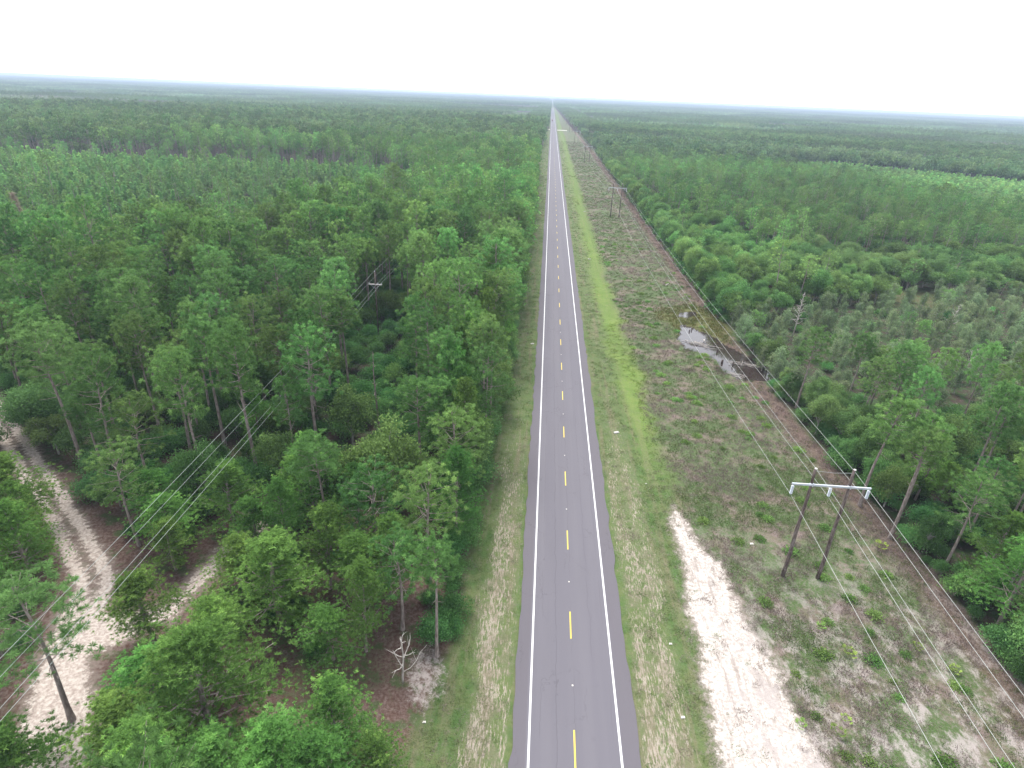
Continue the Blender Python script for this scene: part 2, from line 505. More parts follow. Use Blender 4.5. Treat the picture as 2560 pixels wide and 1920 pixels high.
def m_plain(name, c, rough=0.5, metal=0.0, spec=0.4, var=0.12):
    t = NT(name)
    n = t.noise(t.pos(), 3.0, 4, 0.6)
    col = t.mix(n, tuple(v * (1 - var) for v in c), tuple(min(1, v * (1 + var)) for v in c))
    return t.out(t.bsdf(col, rough, spec, metal=metal))


M['galv'] = m_plain('galvanised_steel', (0.397, 0.422, 0.461), 0.45, 0.15)
M['porcelain'] = m_plain('insulator_glaze', (0.461, 0.493, 0.538), 0.3)
M['wire'] = m_plain('aluminium_wire', (0.256, 0.269, 0.256), 0.5, 0.1)
M['grey_wire'] = m_plain('grey_wire', (0.288, 0.320, 0.304), 0.5)
M['concrete'] = m_plain('pale_concrete', (0.422, 0.403, 0.384), 0.9)
M['reflector'] = m_plain('reflector_white', (0.499, 0.474, 0.422), 0.4)
M['red_paint'] = m_plain('red_car_paint', (0.192, 0.029, 0.026), 0.35)
M['white_car'] = m_plain('white_car_paint', (0.480, 0.486, 0.499), 0.35)
M['glass'] = m_plain('dark_glass', (0.013, 0.016, 0.019), 0.1, spec=0.6)
M['rubber'] = m_plain('rubber', (0.019, 0.019, 0.019), 0.8)
M['pale_sand'] = m_plain('pale_sand', (0.461, 0.435, 0.397), 0.95)
M['orange'] = m_plain('rust_orange', (0.352, 0.102, 0.045), 0.8)


def m_pole():
    t = NT('weathered_pole')
    n = t.noise(t.pos(9, 9, 0.9), 1.0, 5, 0.65)
    n2 = t.noise(t.pos(), 1.6, 3)
    col = t.mix(t.ramp(n, 0.38, 0.62), (0.052, 0.037, 0.032), (0.140, 0.112, 0.102))
    col = t.mix(t.math('MULTIPLY', t.ramp(n2, 0.5, 0.7), 0.5), col, (0.230, 0.205, 0.198))
    return t.out(t.bsdf(col, 0.9, 0.15, bump=n, bdist=0.02))


M['pole'] = m_pole()


def m_water():
    t = NT('pond_water')
    n = t.noise(t.pos(), 2.2, 2)
    p = t.n.new('ShaderNodeBsdfPrincipled')
    p.inputs['Base Color'].default_value = (0.030, 0.022, 0.020, 1)
    p.inputs['Roughness'].default_value = 0.03
    p.inputs['IOR'].default_value = 1.33
    p.inputs['Specular IOR Level'].default_value = 0.6
    b = t.n.new('ShaderNodeBump'); b.inputs['Distance'].default_value = 0.006
    t.l.new(n, b.inputs['Height']); t.l.new(b.outputs[0], p.inputs['Normal'])
    return t.out(p.outputs[0])


M['water'] = m_water()


def m_tuft():
    t = NT('grass_blades')
    n = t.n.new('ShaderNodeAttribute'); n.attribute_type = 'INSTANCER'; n.attribute_name = 'tint'
    sh = t.attr('shade')
    hv = t.n.new('ShaderNodeHueSaturation')
    t.l.new(t.math('MULTIPLY_ADD', sh, 0.6, 0.7), hv.inputs['Value']); t.l.new(n.outputs['Color'], hv.inputs['Color'])
    d = t.n.new('ShaderNodeBsdfDiffuse'); t.l.new(hv.outputs[0], d.inputs['Color'])
    tr = t.n.new('ShaderNodeBsdfTranslucent'); t.l.new(hv.outputs[0], tr.inputs['Color'])
    mx = t.n.new('ShaderNodeMixShader'); mx.inputs[0].default_value = 0.25
    t.l.new(d.outputs[0], mx.inputs[1]); t.l.new(tr.outputs[0], mx.inputs[2])
    return t.out(mx.outputs[0])


M['tuft'] = m_tuft()


# ------------------------------------------------------------------ ground sheet
def spaced(a, b, fine, lo, hi, growth=1.12, cap=400):
    """fine step inside a..b, growing steps out to lo and hi"""
    v = list(np.arange(a, b + 1e-6, fine))
    s = fine
    while v[-1] < hi:
        s = min(s * growth, cap); v.append(v[-1] + s)
    s = fine
    w = []
    x = a
    while x > lo:
        s = min(s * growth, cap); x -= s; w.append(x)
    return np.array(w[::-1] + v)


def ground_h(x, y):
    z = (fbm(x, y, 16.0, 5) - 0.5) * 0.5
    z = z * sstep(10.5, 13, x) + z * sstep(-0.4, -3, x)
    z = z - 0.06
    z = z - 0.35 * sstep(3.2, 0, np.abs(x - 17)) * sstep(55, 80, y)          # drainage swale
    ro = sstep(0.5, -0.5, x - (ROAD_X1 + 0.2)) * sstep(-0.5, 0.5, x - (ROAD_X0 - 0.2))
    z = z * (1 - ro) - 0.12 * ro
    far = sstep(2500, 9000, np.hypot(x, y))
    z = z + far * (fbm(x, y, 2600.0, 9, 4) * 14.0)
    for poly, cx_, cy_, rr in ((POND, 38.5, 118, 26), (POND2, 37, 142.5, 8)):
        nx = (x + (fbm(x, y, 3.0, 31) - .5) * 1.8); ny = (y + (fbm(x, y, 3.0, 32) - .5) * 2.6)
        ins = in_poly(nx, ny, poly)
        z = np.where(ins, -0.55, z)
        nb = (np.hypot(x - cx_, y - cy_) < rr) & ~ins
        z = np.where(nb, np.maximum(z, -0.18), z)
    return z


gx = spaced(-96, 62, 0.55, -16000, 16000)
gy = spaced(16, 150, 0.6, -400, 17000)
GX, GY = np.meshgrid(gx, gy)
zz = zones(GX, GY)
GZ = ground_h(GX, GY)
nx_, ny_ = len(gx), len(gy)
V = np.stack([GX, GY, GZ], -1).reshape(-1, 3)
ii = np.arange((ny_ - 1) * (nx_ - 1)); r_ = ii // (nx_ - 1); c_ = ii % (nx_ - 1)
a_ = r_ * nx_ + c_
Fq = np.stack([a_, a_ + 1, a_ + 1 + nx_, a_ + nx_], -1)
me = bpy.data.meshes.new('ground')
me.vertices.add(len(V)); me.vertices.foreach_set('co', V.astype(np.float32).ravel())
me.loops.add(len(Fq) * 4); me.loops.foreach_set('vertex_index', Fq.astype(np.int32).ravel())
me.polygons.add(len(Fq)); me.polygons.foreach_set('loop_start', np.arange(0, len(Fq) * 4, 4, dtype=np.int32))
me.polygons.foreach_set('use_smooth', np.ones(len(Fq), bool))
me.update(calc_edges=True)
wetn = fbm(GX, GY, 2.0, 41)
mud = np.zeros_like(GX)
for cxm, cym, rxm, rym in ((35.0, 121.5, 4.2, 0.9), (36.2, 108.8, 1.4, 2.0), (29.8, 108, 1.1, 1.0), (32.3, 118.5, 2.0, 0.8)):
    mud = np.maximum(mud, sstep(1.25, 0.6, np.hypot((GX - cxm) / rxm, (GY - cym) / rym) + (wetn - .5)))
attrs = dict(sand=zz['sand'], track=zz['track'], verge=zz['verge'], bright=zz['bright'], bog=zz['bog'], scrub=zz['scrub'],
             corr=zz['corr'], litter=sstep(0, -1, GX) * sstep(80, 45, GY), patch=zz['patch'], pale=zz['pale'],
             edge=zz['corr'] * sstep(-5.0, -2.0, GX - right_edge(GY)) * sstep(9, 13, GX),
             scuff=zz['scrub'] * sstep(66, 32, GY),
             mud=np.clip(mud * 0.9 + sstep(-0.3, -0.45, GZ) * (GX > 25) * (GX < 50), 0, 1), far=sstep(7000, 9000, np.hypot(GX, GY)) )
for k, v in attrs.items():
    at = me.attributes.new(k, 'FLOAT', 'POINT')
    at.data.foreach_set('value', np.broadcast_to(v, GX.shape).astype(np.float32).ravel())
me.materials.append(M['ground'])
ground = bpy.data.objects.new('ground', me)
COL.objects.link(ground)
tag(ground, kind='structure')


def ribbon(name, x0, x1, ys, z, material, jitter=0.0, kind='structure', seed=0):
    b = MB(); vs_ = []; fs = []
    for i, y in enumerate(ys):
        j0 = j1 = 0
        if jitter:
            j0 = (vnoise(np.array([y]), np.array([seed]), 1.6, 50 + seed)[0] - .5) * jitter
            j1 = (vnoise(np.array([y]), np.array([seed + 9]), 1.9, 60 + seed)[0] - .5) * jitter
        vs_ += [(x0 + j0, y, z), (x1 + j1, y, z)]
        if i: fs.append((2 * i - 2, 2 * i - 1, 2 * i + 1, 2 * i))
    b.add(vs_, fs)
    o = b.build(name, material)
    tag(o, kind=kind)
    return o


ysr = list(np.arange(-60, 160, 0.5)) + list(np.geomspace(160, 15000, 90))
ribbon('road', ROAD_X0, ROAD_X1, ysr, 0.0, M['asphalt'], jitter=0.34)
ysl = [-60] + list(np.geomspace(20, 6000, 40))
mk = MB()
for x0, x1 in ((1.22, 1.40), (8.60, 8.78)):
    for i in range(len(ysl) - 1):
        mk.add([(x0, ysl[i], .004), (x1, ysl[i], .004), (x1, ysl[i + 1], .004), (x0, ysl[i + 1], .004)], [(0, 1, 2, 3)])
tag(mk.build('edge_line_markings', M['white_paint']), kind='structure')
mk = MB()
y = 28.9 - 12.6
while y < 3000:
    mk.add([(4.93, y, .004), (5.07, y, .004), (5.07, y + 3.35, .004), (4.93, y + 3.35, .004)], [(0, 1, 2, 3)])
    y += 12.6
tag(mk.build('centre_line_markings', M['yellow_paint']), kind='structure')

# pond
b = MB()
b.add([(28, 98, -.26), (48, 98, -.26), (48, 150, -.26), (28, 150, -.26)], [(0, 1, 2, 3)])
tag(b.build('pond_water', M['water']), kind='structure')
# sandy side road crossing far up the road
for nm, x0, x1, y0, y1 in (('sand_path', -13, -0.6, 1012, 1030), ('sand_path', 10.8, 26, 1003, 1018)):
    b = MB()
    b.box(((x0 + x1) / 2, (y0 + y1) / 2, 0.1), (x1 - x0, y1 - y0, 0.3))
    tag(b.build(nm, M['pale_sand']), kind='structure')

# ------------------------------------------------------------------ plants: mesh makers
def kites(mb, centers, dirs, length, width, shade, mi=0):
    """one four-cornered leaf or needle spray per row"""
    n = len(centers)
    d = unit(dirs)
    up = RNG.normal(size=(n, 3))
    s = unit(np.cross(d, up))
    L = np.broadcast_to(length, (n,))[:, None]; W = np.broadcast_to(width, (n,))[:, None]
    p0 = centers; p2 = centers + d * L
    mid = centers + d * L * 0.55
    V_ = np.stack([p0, mid - s * W / 2, p2, mid + s * W / 2], 1).reshape(-1, 3)
    F_ = np.arange(n * 4).reshape(n, 4)
    mb.add(V_, F_, shade, mi)


def trisprays(mb, centers, dirs, length, width, shade, mi=0):
    n = len(centers)
    d = unit(dirs)
    s = unit(np.cross(d, RNG.normal(size=(n, 3))))
    L = np.broadcast_to(length, (n,))[:, None]; W = np.broadcast_to(width, (n,))[:, None]
    V_ = np.stack([centers, centers + d * L - s * W / 2, centers + d * L + s * W / 2], 1).reshape(-1, 3)
    mb.add(V_, np.arange(n * 3).reshape(n, 3), shade, mi)


def limb_pts(p, d, L, n=4, up=0.0, wig=0.06):
    pts = [np.array(p, float)]
    d = np.array(d, float)
    for i in range(n):
        d = unit(d + np.array([0, 0, up]) / n + RNG.normal(size=3) * wig)
        pts.append(pts[-1] + d * L / n)
    return pts


def tree_pine(H=16.5, lod=0, base=0.50, R=2.9, density=1.0, lean=0.4):
    """tall pine: bare trunk, rounded crown of needle pompoms on up-swept limbs"""
    tr, cr = MB(), MB()
    nseg = (9, 4, 2)[lod]
    lx, ly = RNG.normal(size=2) * lean
    def axis(t):
        return np.array([lx * t * t + 0.12 * math.sin(5 * t + lx * 9), ly * t * t + 0.12 * math.sin(4 * t + ly * 7), H * t])
    ts = np.linspace(0, 0.97, nseg + 1)
    tr.tube([axis(t) for t in ts], [0.21 * (1 - 0.8 * t) * (1.35 if t == 0 else 1) for t in ts], (8, 5, 4)[lod], cap=False)
    nb = int((30, 19, 9)[lod] * density)
    for i in range(nb):
        f = (i + RNG.random()) / nb
        t = base + (0.95 - base) * f
        L = R * math.sqrt(max(0.05, 1 - ((f - 0.42) / 0.64) ** 2)) * RNG.uniform(0.72, 1.08)
        az = i * 2.399 + RNG.normal() * 0.5
        el = -0.08 + 0.75 * f + RNG.normal() * 0.15
        d = np.array([math.cos(az) * math.cos(el), math.sin(az) * math.cos(el), math.sin(el)])
        pts = limb_pts(axis(t), d, L, 4, up=0.35)
        if lod < 2:
            r0 = 0.055 * (1 - 0.6 * f)
            tr.tube(pts if lod == 0 else [pts[0], pts[2], pts[4]], np.linspace(r0, 0.012, len(pts) if lod == 0 else 3), (4, 3)[lod], cap=False)
        nt = (9, 7, 4)[lod]
        u = RNG.random(nt) ** 0.45 * 0.72 + 0.30
        P_ = np.array(pts); idx = u * 4; i0 = np.minimum(idx.astype(int), 3)
        c = P_[i0] + (P_[i0 + 1] - P_[i0]) * (idx - i0)[:, None]
        off = RNG.normal(size=(nt, 3)) * np.array([0.42, 0.42, 0.30]) * (0.5 + L / 3.2)
        c = c + off
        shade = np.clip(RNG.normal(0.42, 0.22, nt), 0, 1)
        k = (40, 12, 4)[lod]
        cc = np.repeat(c, k, 0); ss = np.repeat(shade, k)
        dd = unit(RNG.normal(size=(nt * k, 3))) + np.array([0, 0, 0.45]) + np.repeat(unit(off) * 0.25, k, 0)
        if lod == 0: kites(cr, cc, dd, RNG.uniform(0.28, 0.46, nt * k), 0.050, ss)
        elif lod == 1: kites(cr, cc, dd, RNG.uniform(0.36, 0.56, nt * k), 0.145, ss)
        else: trisprays(cr, cc, dd, RNG.uniform(0.7, 1.1, nt * k), 0.62, ss)
    if lod == 0:   # a few bare dead stubs under the crown
        for i in range(5):
            t = RNG.uniform(base * 0.72, base)
            az = RNG.uniform(0, 6.28)
            pts = limb_pts(axis(t), (math.cos(az), math.sin(az), 0.1), RNG.uniform(0.6, 2.0), 3, up=0.3, wig=0.12)
            tr.tube(pts, [0.04, 0.03, 0.02, 0.008], 4, cap=False)
    return tr, cr


def tree_sand(H=10.0, lod=0, base=0.12, R=3.0, limbs=30, fine=1.0):
    """bushy short-needled pine: green almost to the ground, feathery tiers"""
    tr, cr = MB(), MB()
    nseg = (7, 3, 2)[lod]
    ph = RNG.uniform(0, 6.28)
    def axis(t): return np.array([0.18 * math.sin(3 * t + ph), 0.18 * math.cos(2.4 * t + ph) - 0.18 * math.cos(ph), H * t])
    ts = np.linspace(0, 0.95, nseg + 1)
    tr.tube([axis(t) for t in ts], [0.017 * H * (1 - 0.85 * t) for t in ts], (7, 5, 3)[lod], cap=False)
    nb = (int(limbs * 1.3), int(limbs * 0.7), 9)[lod]
    for i in range(nb):
        f = (i + RNG.random()) / nb
        t = base + (0.98 - base) * f
        L = R * (1.05 - f) ** 0.62 * RNG.uniform(0.6, 1.15) * (0.55 + 0.45 * min(1, f / 0.22))
        az = i * 2.399 + RNG.normal() * 0.6
        el = 0.12 + 0.75 * f + RNG.normal() * 0.15
        d = np.array([math.cos(az) * math.cos(el), math.sin(az) * math.cos(el), math.sin(el)])
        pts = limb_pts(axis(t), d, L, 4, up=0.35)
        if lod < 2:
            tr.tube(pts if lod == 0 else [pts[0], pts[2], pts[4]], np.linspace(0.05 * (1.1 - f), 0.01, 5 if lod == 0 else 3), (4, 3)[lod], cap=False)
        nt = (int(50 * fine), 18, 5)[lod]
        u = RNG.random(nt) ** 0.55 * 0.85 + 0.15
        P_ = np.array(pts); idx = u * 4; i0 = np.minimum(idx.astype(int), 3)
        c = P_[i0] + (P_[i0 + 1] - P_[i0]) * (idx - i0)[:, None]
        off = RNG.normal(size=(nt, 3)) * np.array([0.36, 0.36, 0.16]) * (0.4 + L / 2.6)
        c = c + off
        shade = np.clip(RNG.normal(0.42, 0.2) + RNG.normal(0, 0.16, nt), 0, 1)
        k = (19, 7, 4)[lod]
        cc = np.repeat(c, k, 0); ss = np.repeat(shade, k)
        dd = RNG.normal(size=(nt * k, 3)) * 0.75 + np.repeat(unit(pts[-1] - pts[0])[None], nt * k, 0) * 0.9 + np.array([0, 0, 0.35])
        if lod == 0: kites(cr, cc, dd, RNG.uniform(0.13, 0.24, nt * k), 0.032, ss)
        elif lod == 1: kites(cr, cc, dd, RNG.uniform(0.28, 0.46, nt * k), 0.115, ss)
        else: trisprays(cr, cc, dd, RNG.uniform(0.6, 1.0, nt * k), 0.5, ss)
    return tr, cr


def tree_broad(H=7.0, lod=0, R=2.8, sparse=1.0, low=0.22):
    """round-headed broadleaf: several lobes of leaves on a forked trunk"""
    tr, cr = MB(), MB()
    nl = (30, 20, 8)[lod]
    trunk_top = H * 0.42
    tr.tube([(0, 0, 0), (0.05, 0.03, trunk_top * .5), (0.1, -0.04, trunk_top)], [0.022 * H, 0.018 * H, 0.014 * H], (6, 4, 3)[lod], cap=False)
    for i in range(nl):
        f = (i + 0.5) / nl
        el = math.asin(1 - 1.25 * f) if 1 - 1.25 * f > -1 else 0
        az = i * 2.399 + RNG.normal() * 0.4
        rr = RNG.uniform(0.35, 1.0)
        c = np.array([math.cos(az) * math.cos(el) * R * rr, math.sin(az) * math.cos(el) * R * rr, H * (low + 0.5 * (1 - low)) + math.sin(el) * H * (1 - low) * 0.5 * rr * 0.92])
        lr = R * RNG.uniform(0.20, 0.40)
        if lod < 2:
            s_ = np.array([0.08, 0, trunk_top * RNG.uniform(0.6, 1.0)])
            mid = (s_ + c) / 2 + np.array([0, 0, 0.25])
            tr.tube([s_, mid, c], [0.010 * H, 0.007 * H, 0.003 * H], (4, 3)[lod], cap=False)
        n = int((420, 110, 22)[lod] * sparse * (lr / 1.0) ** 1.3) + 4
        dv = unit(RNG.normal(size=(n, 3)) + np.array([0, 0, 0.35]))
        rad = RNG.uniform(0.3, 1.35, n)[:, None]
        P_ = c + dv * lr * rad * np.array([1, 1, 0.85])
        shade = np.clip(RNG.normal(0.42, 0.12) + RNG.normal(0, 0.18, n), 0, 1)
        dd = dv * 0.5 + RNG.normal(size=(n, 3)) * 0.8
        if lod == 0: kites(cr, P_, dd, RNG.uniform(0.16, 0.28, n), 0.13, shade)
        elif lod == 1: kites(cr, P_, dd, RNG.uniform(0.30, 0.5, n), 0.27, shade)
        else: trisprays(cr, P_, dd, RNG.uniform(0.7, 1.2, n), 0.85, shade)
    return tr, cr


def tree_cyp(H=5.5, lod=0, R=1.6):
    """thin pale-barked swamp tree with sparse feathery grey-green leaves"""
    tr, cr = MB(), MB()
    def axis(t): return np.array([0.15 * math.sin(3 * t), 0.1 * math.sin(4 * t), H * t])
    tr.tube([axis(t) for t in np.linspace(0, 1, (6, 3, 2)[lod])], np.linspace(0.016 * H, 0.02, (6, 3, 2)[lod]), (6, 4, 3)[lod], cap=False)
    nb = (22, 14, 6)[lod]
    for i in range(nb):
        f = (i + RNG.random()) / nb
        t = 0.16 + 0.82 * f
        L = R * (1.1 - f) ** 0.6 * RNG.uniform(0.7, 1.3)
        az = i * 2.399 + RNG.normal() * .5; el = 0.25 + RNG.normal() * 0.25
        pts = limb_pts(axis(t), (math.cos(az) * math.cos(el), math.sin(az) * math.cos(el), math.sin(el)), L, 3, up=0.3, wig=0.12)
        if lod < 2: tr.tube(pts, [0.035, 0.025, 0.016, 0.008], (4, 3)[lod], cap=False)
        n = (70, 26, 8)[lod]
        P_ = np.array(pts); idx = (RNG.random(n) * 0.85 + 0.15) * 3; i0 = np.minimum(idx.astype(int), 2)
        c = P_[i0] + (P_[i0 + 1] - P_[i0]) * (idx - i0)[:, None] + RNG.normal(size=(n, 3)) * 0.24
        sh = np.clip(RNG.normal(0.45, 0.22, n), 0, 1)
        if lod == 0: kites(cr, c, RNG.normal(size=(n, 3)), RNG.uniform(0.16, 0.3, n), 0.11, sh)
        elif lod == 1: kites(cr, c, RNG.normal(size=(n, 3)), RNG.uniform(0.3, 0.5, n), 0.24, sh)
        else: trisprays(cr, c, RNG.normal(size=(n, 3)), RNG.uniform(0.6, 0.9, n), 0.5, sh)
    return tr, cr


def plant_bush(H=2.2, lod=0, R=1.5):
    tr, cr = MB(), MB()
    for i in range((5, 3, 1)[lod]):
        az = i * 1.3 + RNG.random()
        tr.tube([(0.1 * math.cos(az), 0.1 * math.sin(az), 0), (0.5 * R * math.cos(az), 0.5 * R * math.sin(az), H * .6)], [0.04, 0.015], 4, cap=False)
    nl = (9, 6, 4)[lod]
    for i in range(nl):
        az = i * 2.399; rr = (i / nl) ** 0.5 * R * 0.7
        lr = RNG.uniform(0.35, 0.55) * R
        c = np.array([math.cos(az) * rr, math.sin(az) * rr, H - lr * .8 - rr * 0.42 * H / R * RNG.uniform(.6, 1.1)])
        n = (330, 80, 16)[lod]
        dv = unit(RNG.normal(size=(n, 3)) + np.array([0, 0, 0.3]))
        P_ = c + dv * lr * RNG.uniform(0.25, 1.5, n)[:, None] * np.array([1, 1, .9])
        P_[:, 2] = np.abs(P_[:, 2])
        sh = np.clip(RNG.normal(0.42, 0.12) + RNG.normal(0, 0.18, n), 0, 1)
        dd = dv * 0.6 + RNG.normal(size=(n, 3)) * 0.8
        if lod == 0: kites(cr, P_, dd, RNG.uniform(0.13, 0.25, n), 0.10, sh)
        elif lod == 1: kites(cr, P_, dd, RNG.uniform(0.28, 0.5, n), 0.30, sh)
        else: trisprays(cr, P_, dd, RNG.uniform(0.6, 0.9, n), 0.6, sh)
    return tr, cr


# a species has variants per level of detail: (trunk mesh, crown mesh, joined mesh, nominal height)
SPEC = {}


def add_spec(key, maker, leaf, bark, nvar, params):
    SPEC[key] = []
    for lod in range(3):
        row = []
        for k in range(nvar[lod]):
            p = params(k)
            tr, cr = maker(lod=lod, **p)
            tm = tr.mesh(key + '_trunk', [bark]) if lod == 0 else None
            cm = cr.mesh(key + '_crown', [leaf]) if lod == 0 else None
            j = MB()
            for src, mi in ((tr, 0), (cr, 1)):
                off = j.n
                j.v += src.v; j.f += [tuple(i + off for i in f) for f in src.f]; j.s += src.s; j.mi += [mi] * len(src.f); j.n += src.n
            lf = {'pine': M['pine_far'], 'broad': M['broad_far']}.get(key, leaf) if lod == 2 else leaf
            row.append((tm, cm, j.mesh(key + '_joined', [bark, lf]), p['H']))
        SPEC[key].append(row)


add_spec('pine', tree_pine, M['pine'], M['bark'], (7, 5, 4), lambda k: dict(H=16.5, base=(0.52, 0.60, 0.66, 0.55, 0.46, 0.63, 0.70)[k], R=(3.3, 2.9, 2.6, 3.6, 3.4, 3.0, 2.5)[k]))
add_spec('sand', tree_sand, M['sand'], M['bark'], (4, 3, 2), lambda k: dict(H=10.0, R=(3.0, 2.6, 3.4, 2.9)[k], base=(0.1, 0.16, 0.2, 0.26)[k]))
add_spec('young', tree_sand, M['young'], M['bark'], (2, 3, 3), lambda k: dict(H=6.0, R=(1.35, 1.2, 1.5)[k], limbs=22))
add_spec('broad', tree_broad, M['broad'], M['grey_bark'], (4, 4, 3), lambda k: dict(H=7.0, R=(2.8, 2.4, 3.1, 2.6)[k], low=(0.10, 0.14, 0.10, 0.2)[k]))
add_spec('cyp', tree_cyp, M['cyp'], M['grey_bark'], (4, 3, 2), lambda k: dict(H=5.5, R=(1.5, 1.8, 1.3, 1.6)[k]))
add_spec('bush', plant_bush, M['bush'], M['bark'], (4, 3, 2), lambda k: dict(H=(2.2, 2.6, 1.9, 2.4)[k], R=(1.5, 1.3, 1.7, 1.4)[k]))


# ------------------------------------------------------------------ scatter of stuff through geometry nodes
def scatter(name, meshes, pts, idx, rot, scl, tint=None):
    coll = bpy.data.collections.new(name + '_kinds')
    for i, m_ in enumerate(meshes):
        o = bpy.data.objects.new('%s_kind_%02d' % (name, i), m_)
        coll.objects.link(o)
    me = bpy.data.meshes.new(name)
    me.vertices.add(len(pts)); me.vertices.foreach_set('co', np.asarray(pts, np.float32).ravel())
    at = me.attributes.new('idx', 'INT', 'POINT'); at.data.foreach_set('value', np.asarray(idx, np.int32))
    at = me.attributes.new('rot', 'FLOAT_VECTOR', 'POINT'); at.data.foreach_set('vector', np.asarray(rot, np.float32).ravel())
    at = me.attributes.new('scl', 'FLOAT_VECTOR', 'POINT'); at.data.foreach_set('vector', np.asarray(scl, np.float32).ravel())
    if tint is not None:
        at = me.attributes.new('tint', 'FLOAT_COLOR', 'POINT')
        at.data.foreach_set('color', np.concatenate([np.asarray(tint, np.float32), np.ones((len(pts), 1), np.float32)], 1).ravel())
    o = bpy.data.objects.new(name, me)
    COL.objects.link(o)
    ng = bpy.data.node_groups.new(name + '_scatter', 'GeometryNodeTree')
    ng.interface.new_socket('Geometry', in_out='INPUT', socket_type='NodeSocketGeometry')
    ng.interface.new_socket('Geometry', in_out='OUTPUT', socket_type='NodeSocketGeometry')
    gi = ng.nodes.new('NodeGroupInput'); go = ng.nodes.new('NodeGroupOutput')
    ci = ng.nodes.new('GeometryNodeCollectionInfo'); ci.inputs['Collection'].default_value = coll
    ci.inputs['Separate Children'].default_value = True; ci.inputs['Reset Children'].default_value = True
    ip = ng.nodes.new('GeometryNodeInstanceOnPoints'); ip.inputs['Pick Instance'].default_value = True
    def na(n_, typ):
        a = ng.nodes.new('GeometryNodeInputNamedAttribute'); a.data_type = typ; a.inputs['Name'].default_value = n_
        return a.outputs['Attribute']
    L = ng.links
    L.new(gi.outputs[0], ip.inputs['Points']); L.new(ci.outputs[0], ip.inputs['Instance'])
    L.new(na('idx', 'INT'), ip.inputs['Instance Index'])
    e2r = ng.nodes.new('FunctionNodeEulerToRotation'); L.new(na('rot', 'FLOAT_VECTOR'), e2r.inputs[0])
    L.new(e2r.outputs[0], ip.inputs['Rotation']); L.new(na('scl', 'FLOAT_VECTOR'), ip.inputs['Scale'])
    L.new(ip.outputs[0], go.inputs[0])
    md = o.modifiers.new('scatter', 'NODES'); md.node_group = ng
    tag(o, kind='stuff')
    return o


def project(x, y, z):
    p = np.stack([x, y, np.asarray(z) - CAM_H], -1) @ CR
    d = -p[..., 2]
    return 512 + 596.7 * p[..., 0] / d, 384 - 596.7 * p[..., 1] / d, d


# ------------------------------------------------------------------ where every plant stands
def zone_code(x, y):
    """0 clear, 1 tall pines left, 2 mixed near left, 3 young stand left, 4 pine+broadleaf right, 5 broadleaf right,
       6 cypress scrub, 7 mixed pines right, 8 young rows right, 9 broadleaf belt, 10 plantation wall right, 11 beyond"""
    n = (vnoise(x, y, 14, 77) - .5)
    z = np.zeros(x.shape, int)
    left = x < left_edge(y); right = x > right_edge(y) + 1.5
    z[left] = 1
    near = left & (y + (x + 10) * -0.10 + n * 6 < 55) & (y < 64)
    z[near] = 2
    z[left & in_poly(x + n * 14, y + n * 14, YNG_L)] = 3
    z[right] = 7
    z[right & (y < 92)] = 4
    z[right & (x < 52 + n * 8) & (y >= 64)] = 5
    z[right & (y > 140) & (y < 205) & (x < 175) & (x + n * 8 < 60 + (y - 140) * 1.9)] = 5
    z[right & (y > 165) & (y < 212) & (x >= 90)] = 5
    z[right & in_poly(x + n * 6, y + n * 6, CYP)] = 6
    z[right & (vnoise(x, y, 30, 5) > 0.72) & (y > 205) & (y < 420)] = 5
    z[right & in_poly(x + n * 8, y + n * 8, YNG_R)] = 8
    far_r = right & (y > 560 - 0.2 * (x - 50)) & (z == 7)
    z[far_r] = 10
    z[far_r & (y < 800 - 0.55 * (x - 60) + n * 30)] = 9
    z[(np.hypot(x, y) > 1000) & (z > 0)] = 11
    z[seg_dist(x, y, TRACK) < 1.4] = 0
    z[seg_dist(x, y, BRANCH) < 1.2] = 0
    z[seg_dist(x, y, CLEAR) < 0.5] = 0
    z[in_poly(x, y, PEB)] = 0
    z[(np.hypot((x - 104) * .35, (y - 168) * .5) < 2.0) & (x > 60) & (n > -.1)] = 0
    return z


def jgrid(x0, x1, y0, y1, c, seed):
    r = np.random.default_rng(seed)
    xs = np.arange(x0, x1, c); ys = np.arange(y0, y1, c)
    X_, Y_ = np.meshgrid(xs, ys)
    X_ = X_ + r.uniform(0, c * 0.92, X_.shape); Y_ = Y_ + r.uniform(0, c * 0.92, Y_.shape)
    return X_.ravel(), Y_.ravel()


def in_view(x, y, margin=0.16, h=16.0):
    px, py, d = project(x, y, np.full(x.shape, h))
    px0, py0, d0 = project(x, y, np.zeros(x.shape))
    ok = (d > 3) & (px > -1024 * margin) & (px < 1024 * (1 + margin)) & (py < 768 * (1 + margin) + 60)
    return ok


PL = {k: [] for k in SPEC}          # key -> list of arrays [x, y, height scale, width scale, zone]


def put(key, x, y, h, w, z):
    if len(x): PL[key].append(np.stack([x, y, h, w, z.astype(float)], 1))


